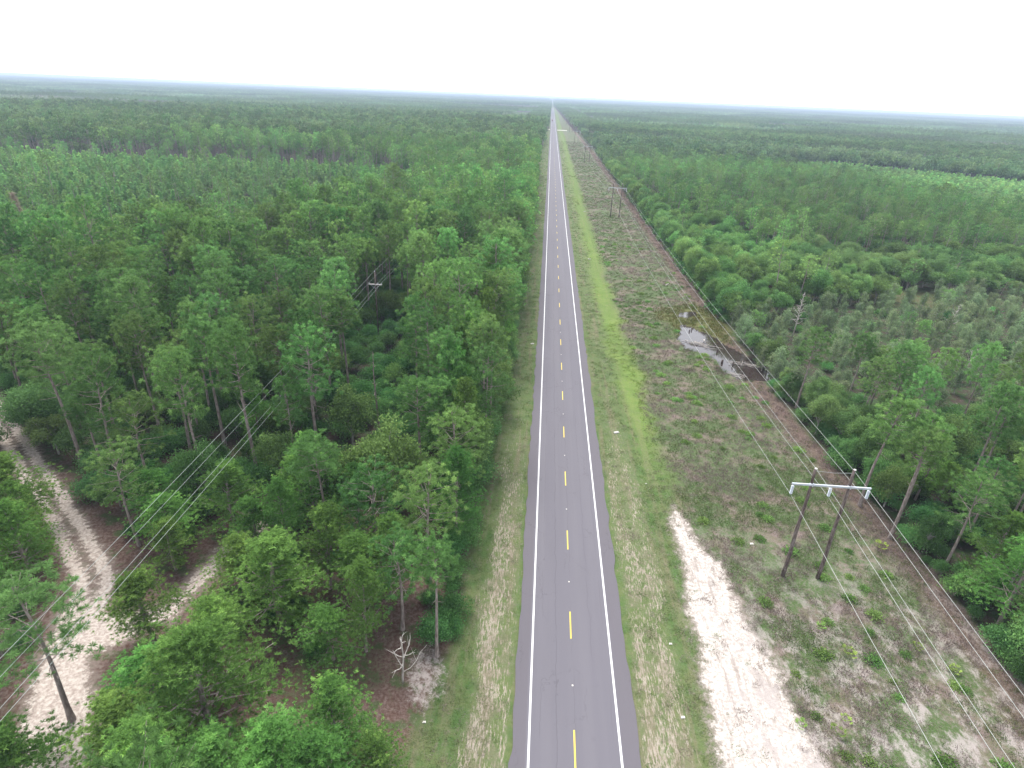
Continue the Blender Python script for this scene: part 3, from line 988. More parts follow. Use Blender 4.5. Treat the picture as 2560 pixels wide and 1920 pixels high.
def scatter_zone(cell, seed, picks, rmin=0, rmax=1000, xr=(-1000, 1000), yr=(14, 1000)):
    """picks: zone -> (probability, species, height mean, height sd, width)"""
    x, y = jgrid(xr[0], xr[1], yr[0], yr[1], cell, seed)
    r = np.random.default_rng(seed + 1)
    dd = np.hypot(x, y)
    k = (dd >= rmin) & (dd < rmax)
    x, y = x[k], y[k]
    k = in_view(x, y); x, y = x[k], y[k]
    zc = zone_code(x, y)
    for zn, lst in picks.items():
        u = r.random(x.shape)
        lo = 0.0
        for (p, key, hm, hs_, w) in lst:
            s = (zc == zn) & (u >= lo) & (u < lo + p)
            lo += p
            n = int(s.sum())
            nom = {'pine': 16.5, 'sand': 10, 'young': 6, 'broad': 7, 'cyp': 5.5, 'bush': 2.3}[key]
            h = np.clip(r.normal(hm, hs_, n), hm * .5, hm * 1.4) / nom
            put(key, x[s], y[s], h, h * 0.35 + w * 0.65 * r.uniform(.82, 1.2, n), zc[s])


# tall layer
scatter_zone(5.0, 101, {
    1: [(0.70, 'pine', 18.0, 2.2, 1.05), (0.10, 'broad', 8, 1.5, 1.1), (0.04, 'sand', 10, 2, .9)],
    2: [(0.54, 'sand', 10.5, 1.8, 1.15), (0.22, 'pine', 14, 1.8, .9)],
    4: [(0.42, 'pine', 15.0, 2.0, 0.85), (0.28, 'sand', 8.5, 2, .85), (0.22, 'broad', 6.5, 1.2, 1.0)],
    7: [(0.70, 'pine', 12.5, 1.8, 0.80), (0.10, 'broad', 7, 1.2, 1.1)],
    3: [(0.07, 'pine', 13.0, 2.2, 0.6)],
    5: [(0.03, 'pine', 13.0, 2.0, 0.9), (0.55, 'broad', 7.2, 1.3, 1.15)],
    6: [(0.03, 'pine', 8.0, 2.0, 0.7), (0.55, 'cyp', 5.0, 1.2, 1.1)],
    9: [(0.8, 'broad', 11.0, 1.8, 1.35), (0.05, 'pine', 14, 2, 1)],
    10: [(0.95, 'pine', 15.5, 1.0, 0.85)],
    11: [(0.8, 'pine', 15.5, 1.0, 0.95)],
}, rmax=1000)
scatter_zone(3.6, 202, {
    3: [(0.75, 'young', 5.2, 1.2, 1.1), (0.06, 'broad', 4, .8, .8)],
    5: [(0.45, 'broad', 5.2, 1.2, 0.85)],
    6: [(0.62, 'cyp', 3.9, 0.9, 1.0), (0.05, 'bush', 2, .4, 1)],
    4: [(0.35, 'broad', 4.2, 0.9, 0.75)],
    7: [(0.22, 'broad', 4.6, 1.0, 0.85), (0.2, 'pine', 10.0, 1.5, 0.6)],
}, rmax=640)
# undergrowth
scatter_zone(2.9, 303, {
    1: [(0.66, 'bush', 3.0, 0.8, 1.35), (0.09, 'broad', 5.0, 1, .8)],
    2: [(0.42, 'bush', 1.7, 0.5, 0.9)],
    4: [(0.72, 'bush', 2.3, 0.6, 1.15)],
    7: [(0.35, 'bush', 2.4, 0.6, 1.2)],
    3: [(0.15, 'bush', 1.8, 0.5, 1.1)],
}, rmax=330)
# young rows on the right
xs, ys = np.meshgrid(np.arange(50, 660, 3.4), np.arange(190, 610, 3.0))
xs = xs.ravel() + RNG.normal(size=xs.size) * .25; ys = ys.ravel() + RNG.normal(size=ys.size) * .35
k = (zone_code(xs, ys) == 8) & in_view(xs, ys) & (RNG.random(xs.size) < 0.86)
xs, ys = xs[k], ys[k]
hh = RNG.normal(0.62, 0.1, xs.size)
put('young', xs, ys, hh, hh * 1.25, np.full(xs.size, 8))
# a dense evergreen edge along the left verge, crowns reaching towards the asphalt
ye = np.arange(66, 420, 3.1); ye = ye + RNG.uniform(-1, 1, ye.size)
xe = left_edge(ye) - RNG.uniform(0.2, 3.2, ye.size)
hb = RNG.normal(1.25, .22, ye.size)
put('broad', xe, ye, hb * .8, hb * .8, np.full(ye.size, 1))
ye = np.arange(60, 330, 4.6); ye = ye + RNG.uniform(-1.5, 1.5, ye.size)
xe = left_edge(ye) - RNG.uniform(1.2, 5.5, ye.size) + .8 * (ye > 130)
hb = RNG.normal(1.50, .17, ye.size)
put('sand', xe, ye, hb, np.clip(RNG.normal(1.35, .14, ye.size), 1, 1.7), np.full(ye.size, 1))
ye = np.arange(104, 420, 4.0); ye = ye + RNG.uniform(-1.5, 1.5, ye.size)
xe = left_edge(ye) - RNG.uniform(1.0, 3.0, ye.size)
hb = RNG.normal(1.10, .10, ye.size)
put('pine', xe, ye, hb, hb * 1.15, np.full(ye.size, 1))
# green hem along the right tree line
ye = np.arange(28, 560, 2.6); ye = ye + RNG.uniform(-1, 1, ye.size)
ye = ye[(ye < 103) | (ye > 136)]
xe = right_edge(ye) + RNG.uniform(0.6, 3.4, ye.size)
hb = RNG.normal(.85, .16, ye.size) + .25 * (ye > 136)
put('broad', xe, ye, hb, hb * .85, np.full(ye.size, 5))
ye = np.arange(95, 137, 2.2); xe = right_edge(ye) + 1.2 + RNG.uniform(0, 2.2, ye.size)
hb = RNG.normal(1.10, .15, ye.size)
put('cyp', xe, ye, hb, hb * 1.15, np.full(ye.size, 6))

# bushes down to the ground along both tree lines
for sd, step in ((1, 1.5), (-1, 1.9)):
    ye = np.arange(26, 330, step); ye = ye + RNG.uniform(-.6, .6, ye.size)
    if sd > 0:
        ye = ye[(ye < 103) | (ye > 137)]
        xe = right_edge(ye) + RNG.uniform(-0.2, 2.6, ye.size)
    else:
        ye = ye[ye > 38.5]
        xe = left_edge(ye) - RNG.uniform(0.2, 2.4, ye.size)
    hb = np.clip(RNG.normal(.85, .28, ye.size), .4, 1.5)
    put('bush', xe, ye, hb, hb * 1.05, np.full(ye.size, 5))

# hand-placed trees of the near left corner and the right edge: (species, x, y, height m, width scale)
HAND = [
    ('sand', -22.6, 40.0, 11.0, 1.35, 'broad bushy sand pine standing over the brown litter clearing, its rounded crown facing the road'),
    ('pine', -11.3, 41.2, 11.5, .80, 'short pine with open tiered crown right behind the pale dead snag by the verge'),
    ('pine', -9.9, 47.6, 14.5, 1.0, 'pine with long bare side limbs leaning over the left grass verge nearest the camera'),
    ('pine', -15.8, 48.8, 13.0, .95, 'pine showing its grey lower trunk between two bushy sand pines near the verge'),
    ('sand', -33.0, 52.6, 9.6, 1.15, 'light green bushy pine at the head of the small sandy side branch of the track'),
    ('sand', -24.2, 54.0, 13.2, 1.0, 'tall cone shaped light green pine just right of the small sandy clearing'),
    ('sand', -33.6, 37.4, 8.0, .95, 'small round green tree between the dirt track and its sandy side branch'),
    ('sand', -23.2, 28.6, 11.6, 1.40, 'very large bushy tree filling the bottom left foreground between track and litter clearing'),
    ('pine', -35.6, 29.6, 14.6, 1.0, 'single tall pine with leaning bare trunk beside the sandy track junction nearest the camera'),
    ('sand', -13.4, 28.6, 8.2, .85, 'bright green bushy tree nearest the verge at the bottom of the view'),
    ('sand', -9.6, 26.6, 5.6, .7, 'low bright green tree leaning to the verge at the bottom of the view'),
    ('sand', -56.5, 50.0, 10.2, 1.15, 'bushy bright green tree on the far left bank of the dirt track'),
    ('sand', -51.5, 45.0, 8.6, 1.1, 'lower bright green tree on the left bank of the dirt track, nearer the camera'),
    ('broad', -17.2, 57.2, 13.0, 1.35, 'tall broadleaf tree with fresh green top behind the verge pines'),
    ('pine', -14.3, 64.6, 15.5, 1.05, 'full crowned pine behind the verge beyond the first bend of bushes'),
    ('pine', -8.9, 59.4, 14.6, 1.05, 'full crowned pine overhanging the left grass verge past the bare limbed pine'),
    ('broad', -31.6, 62.0, 8.6, .95, 'yellow green rounded broadleaf tree under the grey distribution wires'),
    ('pine', -46.1, 57.6, 14.5, .85, 'slender pine at the inner bend of the dirt track, right of its pair'),
    ('pine', -53.8, 60.0, 14.0, .85, 'slender pine at the inner bend of the dirt track, left of its pair'),
    ('sand', -16.9, 37.0, 6.2, .80, 'small fresh green tree growing at the right edge of the litter clearing'),
    ('sand', -20.4, 24.4, 7.6, 1.2, 'bushy tree at the bottom edge of the view, between the track and the litter clearing'),
    ('sand', -24.6, 43.6, 7.0, .9, 'small tree tucked behind the broad bushy sand pine'),
    ('sand', -28.5, 31.0, 7.4, 1.1, 'bushy tree on the right bank of the track junction'),
    ('sand', -15.6, 43.5, 9.0, .95, 'mid height green pine between the broad bushy sand pine and the verge pines'),
    ('sand', -27.6, 57.0, 8.5, .9, 'dense green tree behind the tall cone shaped light pine'),
    ('sand', -44.5, 28.0, 7.0, 1.1, 'dark green bushy tree on the left bank of the track at the bottom left corner'),
    ('sand', -38.8, 49.4, 7.5, .9, 'dark bushy tree in the fork between the track and its side branch'),
    ('sand', -41.8, 52.6, 8.0, .95, 'taller dark bushy tree in the fork between the track and its side branch'),
    ('sand', -27.4, 25.4, 9.4, 1.1, 'bushy tree at the very bottom left, right of the single leaning pine'),
    ('sand', -24.6, 23.4, 9.8, 1.1, 'bushy foreground tree cut by the bottom edge, left of the very large one'),
    ('sand', -16.6, 24.6, 9.2, 1.1, 'bushy foreground tree cut by the bottom edge below the litter clearing'),
    ('sand', -13.4, 24.2, 8.6, 1.0, 'bushy foreground tree cut by the bottom edge near the verge'),
    ('sand', -34.5, 23.4, 8.0, 1.1, 'bushy tree in the very bottom left corner beside the sand'),
    ('sand', -25.8, 34.6, 9.0, 1.0, 'mid size bushy tree between the side branch and the broad sand pine'),
    ('sand', -20.0, 45.6, 10.5, .95, 'bushy tree between the cone shaped pine and the verge pines'),
    ('sand', -13.4, 45.2, 10.0, .9, 'green tree behind the tiered pine by the dead snag'),
    ('sand', -29.0, 48.6, 8.4, .9, 'bushy tree right of the sandy side branch'),
    ('sand', -28.2, 43.6, 7.6, .9, 'lower bushy tree right of the sandy side branch, nearer the camera'),
    ('sand', -60.5, 46.8, 9.0, 1.1, 'bushy tree at the left edge of the view, behind the track bank'),
    ('pine', 44.6, 60.6, 15.2, .9, 'tall thin pine leaning out over the cleared corridor beside the nearest power poles'),
    ('pine', 43.9, 66.8, 16.0, .95, 'tall bare trunked pine, first of the row behind the nearest power poles'),
    ('pine', 47.5, 64.2, 15.2, .85, 'tall bare trunked pine second in from the corridor behind the nearest power poles'),
    ('pine', 45.7, 94.4, 14.5, .95, 'lone tall pine rising at the near end of the dark pond'),
    ('sand', 49.2, 47.6, 10.6, 1.0, 'feathery bright green pine at the right tree line closest to the camera'),
    ('sand', 50.8, 52.8, 10.0, .9, 'green pine behind the feathery one at the right tree line'),
    ('pine', 48.4, 55.6, 12.5, .8, 'pine with bare lower trunk at the right tree line, just nearer than the power poles'),
    ('pine', -46.8, 67.5, 16.5, .95, 'tall straight pine with long bare trunk a little beyond the track fork'),
    ('pine', -44.0, 71.0, 19.5, 1.05, 'tallest straight pine of the stand beyond the track fork, with high round crown'),
    ('pine', -75.3, 79.0, 16.0, .95, 'tall pine with long bare trunk beside the dirt track at the far left'),
]


def make_tree(key, name, x, y, hs_, ws_, v, rz, cat, label, group=None, partnames=('trunk', 'crown')):
    tm, cm, _, H0 = SPEC[key][0][v % len(SPEC[key][0])]
    gz = float(ground_h(np.array([x]), np.array([y]))[0]) - 0.05
    root = bpy.data.objects.new(name, None)
    COL.objects.link(root)
    root.empty_display_size = 0.5
    root.location = (x, y, gz); root.rotation_euler = (0, 0, rz); root.scale = (ws_, ws_, hs_)
    tag(root, label, cat, group)
    for nm, me_ in ((partnames[0], tm), (partnames[1], cm)):
        o = bpy.data.objects.new(nm, me_); COL.objects.link(o); o.parent = root
    return root


KIND = {'pine': ('pine_tree', 'pine tree'), 'sand': ('sand_pine', 'pine tree'), 'young': ('young_pine', 'young pine'),
        'broad': ('broadleaf_tree', 'tree'), 'cyp': ('cypress_tree', 'cypress'), 'bush': ('bush', 'bush')}
NOM = {'pine': 16.5, 'sand': 10, 'young': 6, 'broad': 7, 'cyp': 5.5, 'bush': 2.3}
hand_xy = np.array([(h[1], h[2]) for h in HAND])
n_hand = {}
for i, (key, x, y, H_, w, lab) in enumerate(HAND):
    n_hand[key] = n_hand.get(key, 0) + 1
    make_tree(key, KIND[key][0], x, y, H_ / NOM[key], w * (1.5 if key == 'sand' else 1.1), i * 3 + 1, i * 1.7, KIND[key][1], lab)

# dirt between hand trees: no scattered tall tree within 3 m of them
LIMIT = {'pine': 300, 'sand': 220, 'young': 200, 'broad': 300, 'cyp': 260, 'bush': 260}
REGION = {1: ('tall pine woods left of the road', 'left'), 2: ('near left corner', 'left')}


def where(x, y):
    """a phrase true of one stretch of woodland and of no other"""
    d = 'at the front' if y < 48 else 'before ditch grass' if y < 75 else 'beside ditch grass' if y < 100 else \
        'level with pond' if y < 145 else 'just past pond' if y < 200 else 'before second poles' if y < 272 else 'beyond second poles'
    if x < 0:
        s = 'on the left verge' if x > -11 else 'under the left wires' if -40 < x and y < 125 else 'in the left woods' if x > -75 else 'in far left woods'
    else:
        s = 'on right corridor edge' if x < 50 else 'behind right tree line' if x < 75 else 'deep in right woods'
    return s + ', ' + d


LOOK = {'pine': 'round crowned pine', 'sand': 'bushy low branched pine', 'young': 'light green sapling pine',
        'broad': 'leafy green tree', 'cyp': 'thin grey green tree', 'bush': 'dark green bush'}


def size_word(key, hs_, ws_):
    h = 'tall' if hs_ * NOM[key] > {'pine': 17.6, 'sand': 9, 'young': 5.8, 'broad': 7.4, 'cyp': 5, 'bush': 2.9}[key] else 'short' if hs_ * NOM[key] < {'pine': 14.5, 'sand': 6.5, 'young': 4.4, 'broad': 4.8, 'cyp': 3.8, 'bush': 1.9}[key] else 'mid height'
    r = ws_ / max(hs_, .01)
    return h + (' wide' if r > 1.12 else ' narrow' if r < .9 else '')


STUFF = {'pine': 'pine_forest', 'sand': 'sand_pine_woods', 'young': 'young_pine_stand', 'broad': 'broadleaf_woods', 'cyp': 'cypress_scrub', 'bush': 'undergrowth'}
NTH = ['', '', 'second', 'third', 'fourth', 'fifth', 'sixth', 'seventh', 'eighth', 'ninth', 'tenth', 'eleventh', 'twelfth']
for key in PL:
    A = np.concatenate(PL[key]) if PL[key] else np.zeros((0, 5))
    d2 = np.hypot(A[:, 0][:, None] - hand_xy[:, 0], A[:, 1][:, None] - hand_xy[:, 1]).min(1)
    A = A[(d2 > (2.8 if key != 'bush' else 1.6))]
    # the slim utility pole and the snags stand free of the crowns in front of them
    lx = A[:, 0] - (-33.2 / 115.0) * A[:, 1]
    A = A[~((np.abs(lx) < 5.2) & (A[:, 1] > 88) & (A[:, 1] < 124) & (key in ('pine', 'sand', 'broad')))]
    lx = A[:, 0] - (-33.2 / 115.0) * A[:, 1]
    A = A[~((np.abs(lx) < 3.6) & (A[:, 1] > 76) & (A[:, 1] < 90) & (key in ('pine', 'sand', 'broad')))]
    lx = A[:, 0] - (-24.8 / 116.0) * A[:, 1]
    A = A[~((np.abs(lx) < 2.6) & (A[:, 1] > 97) & (A[:, 1] < 117) & (key in ('pine', 'sand', 'broad')))]
    lx = A[:, 0] - (-23.0 / 77.0) * A[:, 1]
    A = A[~((np.abs(lx) < 2.6) & (A[:, 1] > 62) & (A[:, 1] < 78) & (key in ('pine', 'sand', 'broad')))]
    A = A[~((A[:, 1] < 37) & (A[:, 0] < -27) & (key == 'pine'))]
    A = A[~((np.abs(A[:, 0] + 9.6) < 3.0) & (A[:, 1] < 37.5))]
    # keep the open pond banks open
    A = A[~((A[:, 0] < 43.5) & (A[:, 0] > 12))]
    Ht = A[:, 2] * NOM[key]
    px, py, dp = project(A[:, 0], A[:, 1], Ht * 0.8)
    size = Ht / dp * ((px > 0) & (px < 1024) & (py > 0) & (py < 775) & (dp > 0))
    order = np.argsort(-size)
    nind = LIMIT[key] - n_hand.get(key, 0)
    if key == 'bush':
        nind = 160
    ind = order[:nind]; ind = ind[size[ind] > 0.012]
    rest = np.setdiff1d(np.arange(len(A)), ind)
    rr = np.random.default_rng(5 + len(key))
    ind = ind[np.argsort(np.hypot(A[ind, 0], A[ind, 1]))]
    names = ['%s %s %s' % (size_word(key, A[j, 2], A[j, 3]), LOOK[key], where(A[j, 0], A[j, 1])) for j in ind]
    seen = {}
    for nm_, j in zip(names, ind):
        x, y, hs_, ws_, zc = A[j]
        seen[nm_] = seen.get(nm_, 0) + 1
        q = seen[nm_]; tot = names.count(nm_)
        rank = '' if tot == 1 else 'nearest ' if q == 1 else 'farthest ' if q == tot and tot <= 12 else NTH[q] + ' nearest ' if q < len(NTH) else ''
        make_tree(key, KIND[key][0], x, y, hs_, ws_, int(rr.integers(0, 99)), float(rr.uniform(0, 6.28)), KIND[key][1],
                  rank + nm_, nm_.replace(LOOK[key], LOOK[key] + 's'),
                  ('stem', 'foliage') if key == 'bush' else ('trunk', 'crown'))
    B = A[rest]
    rg = np.hypot(B[:, 0], B[:, 1])
    meshes = []; offs = []
    for lod in range(3):
        offs.append(len(meshes)); meshes += [r[2] for r in SPEC[key][lod]]
    lodi = np.where(rg < 150, 0, np.where(rg < 480, 1, 2))
    cnt = np.array([len(SPEC[key][l]) for l in range(3)])
    idx = np.array(offs)[lodi] + (rr.integers(0, 1000, len(B)) % cnt[lodi])
    gz = ground_h(B[:, 0], B[:, 1]) - 0.05
    if len(B):
        scatter(STUFF[key], meshes, np.stack([B[:, 0], B[:, 1], gz], 1), idx,
                np.stack([rr.normal(0, .03, len(B)), rr.normal(0, .03, len(B)), rr.uniform(0, 6.28, len(B))], 1),
                np.stack([B[:, 3], B[:, 3], B[:, 2]], 1))
    print(key, 'total', len(A), 'individual', len(ind), 'stuff', len(B))


# ------------------------------------------------------------------ far woods, beyond a kilometre
def far_patch(kind, size=64.0, n=150):
    mb = MB()
    r = RNG
    c = size / math.sqrt(n)
    for i in range(int(size / c)):
        for j in range(int(size / c)):
            if kind == 2 and r.random() < 0.45: continue
            if kind == 0 and r.random() < 0.06: continue
            p = np.array([(i + r.random()) * c - size / 2, (j + r.random()) * c - size / 2, 0])
            H_ = {0: r.normal(15, 1.6), 1: r.normal(11.5, 2.0), 2: r.normal(8, 3.0), 3: r.normal(6, 1.0)}[kind]
            H_ = max(3, H_)
            R_ = {0: 2.3, 1: 3.2, 2: 2.2, 3: 1.8}[kind]
            sh = float(np.clip(r.normal(.4, .2), 0, 1))
            if kind in (0, 2):
                mb.add([p + [-.22, 0, 0], p + [.22, 0, 0], p + [0, 0.1, H_ * .8]], [(0, 1, 2)], 0.3, 1)
            nt = 13
            dv = unit(r.normal(size=(nt, 3)) + np.array([0, 0, 0.4]))
            zc = H_ * (0.74 if kind in (0, 2) else 0.55)
            hh_ = H_ - zc
            P_ = p + np.array([0, 0, zc]) + dv * np.array([R_, R_, hh_]) * 0.55 * r.uniform(.4, 1, nt)[:, None]
            trisprays(mb, P_, dv + r.normal(size=(nt, 3)) * .7, r.uniform(1.1, 2.0, nt) * (R_ / 2.6), 1.5 * R_ / 2.6, sh)
    return mb.mesh('far_patch', [{0: M['pine_far'], 1: M['broad_far'], 2: M['cyp'], 3: M['broad_far']}[kind], M['bark']])


S = 60.0
xs, ys = np.meshgrid(np.arange(-9600, 9600, S), np.arange(200, 10500, S))
xs = xs.ravel() + RNG.uniform(-4, 4, xs.size); ys = ys.ravel() + RNG.uniform(-4, 4, ys.size)
dist = np.hypot(xs, ys)
k = (dist > 1000 + 30) & (dist < 9800) & in_view(xs, ys, margin=.10)
k &= (xs < left_edge(ys) - 33) | (xs > right_edge(ys) + 33)
k &= ~in_poly(xs, ys, PEB)
xs, ys = xs[k], ys[k]
nf = fbm(xs, ys * 0.9, 520, 71, 3); nf2 = fbm(xs, ys, 300, 72, 2)
kind = np.where(nf > 0.62, 1, np.where(nf2 > 0.66, 2, np.where(nf < 0.33, 3, 0)))
kind = np.where((xs > 0) & (nf > 0.52), 1, kind)
pm = [far_patch(kk) for kk in (0, 0, 1, 1, 2, 3)]
first = np.array([0, 2, 4, 5]); cn = np.array([2, 2, 1, 1])
idx = first[kind] + RNG.integers(0, 100, len(xs)) % cn[kind]
hsc = 0.85 + 0.35 * vnoise(xs, ys, 400, 12)
scatter('distant_forest', pm, np.stack([xs, ys, ground_h(xs, ys)], 1), idx,
        np.stack([np.zeros(len(xs)), np.zeros(len(xs)), RNG.integers(0, 4, len(xs)) * math.pi / 2], 1),
        np.stack([np.ones(len(xs)), np.ones(len(xs)), hsc], 1))
# narrow rows of patches hugging both sides of the far road
ys = np.arange(985, 9000, 16.0)
pts = []
for y in ys:
    for k2 in range(3):
        pts.append((float(left_edge(y)) - 4 - k2 * 14 - RNG.uniform(0, 2), y)); pts.append((float(right_edge(y)) + 5 + k2 * 14, y))
pts = np.array(pts)
def strip_patch(n=16, size=18.0):
    mb = MB()
    for i in range(4):
        for j in range(4):
            p = np.array([(i + RNG.random()) * 4.0 - 8, (j + RNG.random()) * 4.4 - 9, 0]); H_ = RNG.normal(15, 1.6)
            mb.add([p + [-.22, 0, 0], p + [.22, 0, 0], p + [0, 0.1, H_ * .8]], [(0, 1, 2)], 0.3, 1)
            dv = unit(RNG.normal(size=(26, 3)) + np.array([0, 0, 0.4]))
            P_ = p + np.array([0, 0, H_ * .66]) + dv * np.array([2.2, 2.2, H_ * .34]) * 0.6 * RNG.uniform(.4, 1, 26)[:, None]
            trisprays(mb, P_, dv + RNG.normal(size=(26, 3)) * .7, RNG.uniform(.9, 1.5, 26), 1.1, float(np.clip(RNG.normal(.4, .2), 0, 1)))
    return mb.mesh('strip_patch', [M['pine_far'], M['bark']])
sp = [strip_patch(), strip_patch()]
n_ = len(pts)
scatter('roadside_forest', sp, np.stack([pts[:, 0], pts[:, 1], np.zeros(n_)], 1), RNG.integers(0, 2, n_),
        np.stack([np.zeros(n_), np.zeros(n_), RNG.integers(0, 2, n_) * math.pi], 1), np.ones((n_, 3)))


# ------------------------------------------------------------------ grass and dry stalks of the corridor
def tuft(h, n, spread, w):
    mb = MB()
    c = RNG.normal(size=(n, 3)) * np.array([spread, spread, 0])
    d = RNG.normal(size=(n, 3)) * 0.55 + np.array([0, 0, 1.0])
    kites(mb, c, d, RNG.uniform(.5, 1.1, n) * h, w, np.clip(RNG.normal(.5, .25, n), 0, 1))
    return mb.mesh('tuft', [M['tuft']])


TU = [tuft(.34, 40, .26, .035), tuft(.26, 34, .34, .04), tuft(.42, 44, .22, .03), tuft(.22, 60, .42, .06), tuft(.20, 70, .5, .07)]


def grass_field():
    out = []
    for (x0, x1, y0, y1, c, seed) in ((-10, 50, 22, 75, .50, 1), (-8, 48, 75, 150, .72, 2), (-8, 46, 150, 330, 1.1, 3), (-8, 44, 330, 760, 2.1, 4)):
        x, y = jgrid(x0, x1, y0, y1, c, 900 + seed)
        out.append(np.stack([x, y, np.full(x.shape, c)], 1))
    A = np.concatenate(out)
    x, y, c = A.T
    z = zones(x, y)
    u = RNG.random(len(x)); u2 = RNG.random(len(x))
    offroad = (x > 10.6) | (x < -0.5)
    keep = offroad & (z['corr'] > 0.4) & (((z['pond'] < .5) & (ground_h(x, y) > -0.22)) | ((fbm(x, y, 2.4, 66) > .66) & (np.abs(x - 38) < 8) & (np.abs(y - 124) < 24)))
    p = np.full(len(x), 0.55)
    p = np.where(z['verge'] > .4, 0.16, p)
    p = np.where(z['sand'] > .5, 0.06, p)
    p = np.where(z['scrub'] > .5, 0.75, p)
    p = np.where(z['sand'] > .5, 0.05, p)
    p = np.where((z['scrub'] > .5) & (y < 60) & (fbm(x, y, 4, 21) > .56), 0.15, p)
    keep &= u < p
    x, y, c, u2 = x[keep], y[keep], c[keep], u2[keep]
    z = {k_: np.broadcast_to(v, keep.shape)[keep] for k_, v in z.items()}
    n = len(x)
    dry = np.array([(0.205, 0.160, 0.148), (0.160, 0.120, 0.106), (0.235, 0.192, 0.172)])[RNG.integers(0, 3, n)]
    grn = np.array([(0.084, 0.136, 0.042), (0.100, 0.148, 0.046), (0.120, 0.140, 0.062)])[RNG.integers(0, 3, n)]
    f = fbm(x, y, 9, 55, 4)
    green = np.where(z['scrub'] > .5, sstep(.37, .50, f + (u2 - .5) * .22) * .88, 0.85)
    green = np.where(np.abs(x - right_edge(y)) < 4.5, green * .35, green)
    green = np.where((z['scrub'] > .5) & (y < 105) & (fbm(x, y, 7, 88, 3) > .50), green * .25, green)
    tint = np.where((RNG.random(n) < green)[:, None], grn, dry)
    bt = np.array([(0.146, 0.213, 0.045), (0.185, 0.241, 0.056)])[RNG.integers(0, 2, n)]
    tint = np.where((z['bright'] > RNG.uniform(.15, .95, n))[:, None], bt * .85, tint)
    bo = 0.82 * np.array([(0.134, 0.140, 0.042), (0.179, 0.151, 0.056), (0.112, 0.151, 0.039)])[RNG.integers(0, 3, n)]
    isb = (z['bog'] > .4)
    tint = np.where(isb[:, None], bo, tint)
    idx = RNG.integers(0, 5, n)
    idx = np.where((z['scrub'] > .5) & (RNG.random(n) < .4), 2, idx)
    s = RNG.uniform(.6, 1.15, n) * (0.75 + c * 0.5)
    low = (z['scrub'] < .5)
    sz = np.where(low, s * .55, s) * np.where(isb, 1.5, 1.0)
    s = s * np.where(low, .9, 1.0)
    gz = np.maximum(ground_h(x, y), -0.28)
    return scatter('grass', TU, np.stack([x, y, gz], 1), idx, np.stack([np.zeros(n), np.zeros(n), RNG.uniform(0, 6.28, n)], 1),
                   np.stack([s, s, sz], 1), tint), n


g_, n_g = grass_field()
print('tufts', n_g)


# low regrowth clumps in the corridor, each one a plant
def low_plant(kind):
    mb = MB()
    if kind == 'fan':       # palmetto: stiff fans of pointed blades
        for i in range(9):
            az = i * 0.7 + RNG.normal() * .2; el = RNG.uniform(.35, 1.1)
            d = np.array([math.cos(az) * math.cos(el), math.sin(az) * math.cos(el), math.sin(el)])
            tip = d * RNG.uniform(.45, .8)
            mb.tube([(0, 0, 0), tip], [.014, .008], 4, cap=False)
            n = 11
            side = unit(np.cross(d, [0, 0, 1]))
            a = np.linspace(-1.25, 1.25, n)
            dd = np.cos(a)[:, None] * d + np.sin(a)[:, None] * side + np.array([0, 0, .05])
            kites(mb, np.repeat(tip[None], n, 0), dd, .42, .075, RNG.uniform(.3, .9, n))
    else:
        n = 420
        dv = unit(RNG.normal(size=(n, 3)) + np.array([0, 0, .4]))
        P_ = dv * np.array([.75, .75, .5]) * RNG.uniform(.3, 1, n)[:, None]
        P_[:, 2] = np.abs(P_[:, 2])
        kites(mb, P_, dv + RNG.normal(size=(n, 3)) * .6, RNG.uniform(.12, .24, n), .10, np.clip(RNG.normal(.5, .2, n), 0, 1))
    return mb


M['palm'] = foliage('palmetto_leaf', (0.17, 0.30, 0.07), (0.22, 0.34, 0.08), (0.30, 0.42, 0.12), patch=False)
M['regrow'] = foliage('regrowth_leaf', (0.12, 0.24, 0.06), (0.16, 0.28, 0.08), (0.22, 0.34, 0.10), patch=False)
PALM = [(31.6, 42.2, 'between the second and third wire near the camera'), (30.2, 45.2, 'just short of the nearest power poles'),
        (42.5, 58.6, 'in brown litter right of the nearest power poles'), (38.9, 43.6, 'in the middle of the bare brown strip'),
        (40.8, 41.2, 'close to the right tree line nearest the camera'), (27.1, 33.9, 'beside the white sand at the bottom edge'),
        (28.3, 35.2, 'second in from the white sand'), (24.2, 34.3, 'on the very edge of the white sand strip')]
fan = [low_plant('fan').mesh('palmetto_leaves', [M['palm']]) for _ in range(3)]
for i, (x, y, w_) in enumerate(PALM):
    gz = float(ground_h(np.array([x]), np.array([y]))[0])
    o = bpy.data.objects.new('palmetto', fan[i % 3]); COL.objects.link(o)
    o.location = (x, y, gz); o.rotation_euler = (0, 0, i * 1.1); s = .78 * (1.15, .9, 1.2, .85, 1.0, 1.05, .8, .9)[i]; o.scale = (s, s, s)
    tag(o, 'bright green fan leaved palmetto ' + w_, 'palmetto', 'palmettos in the cleared corridor')
clump = [low_plant('clump').mesh('leafy_clump', [M['regrow']]) for _ in range(3)]
rc = np.random.default_rng(3)
nc = 0
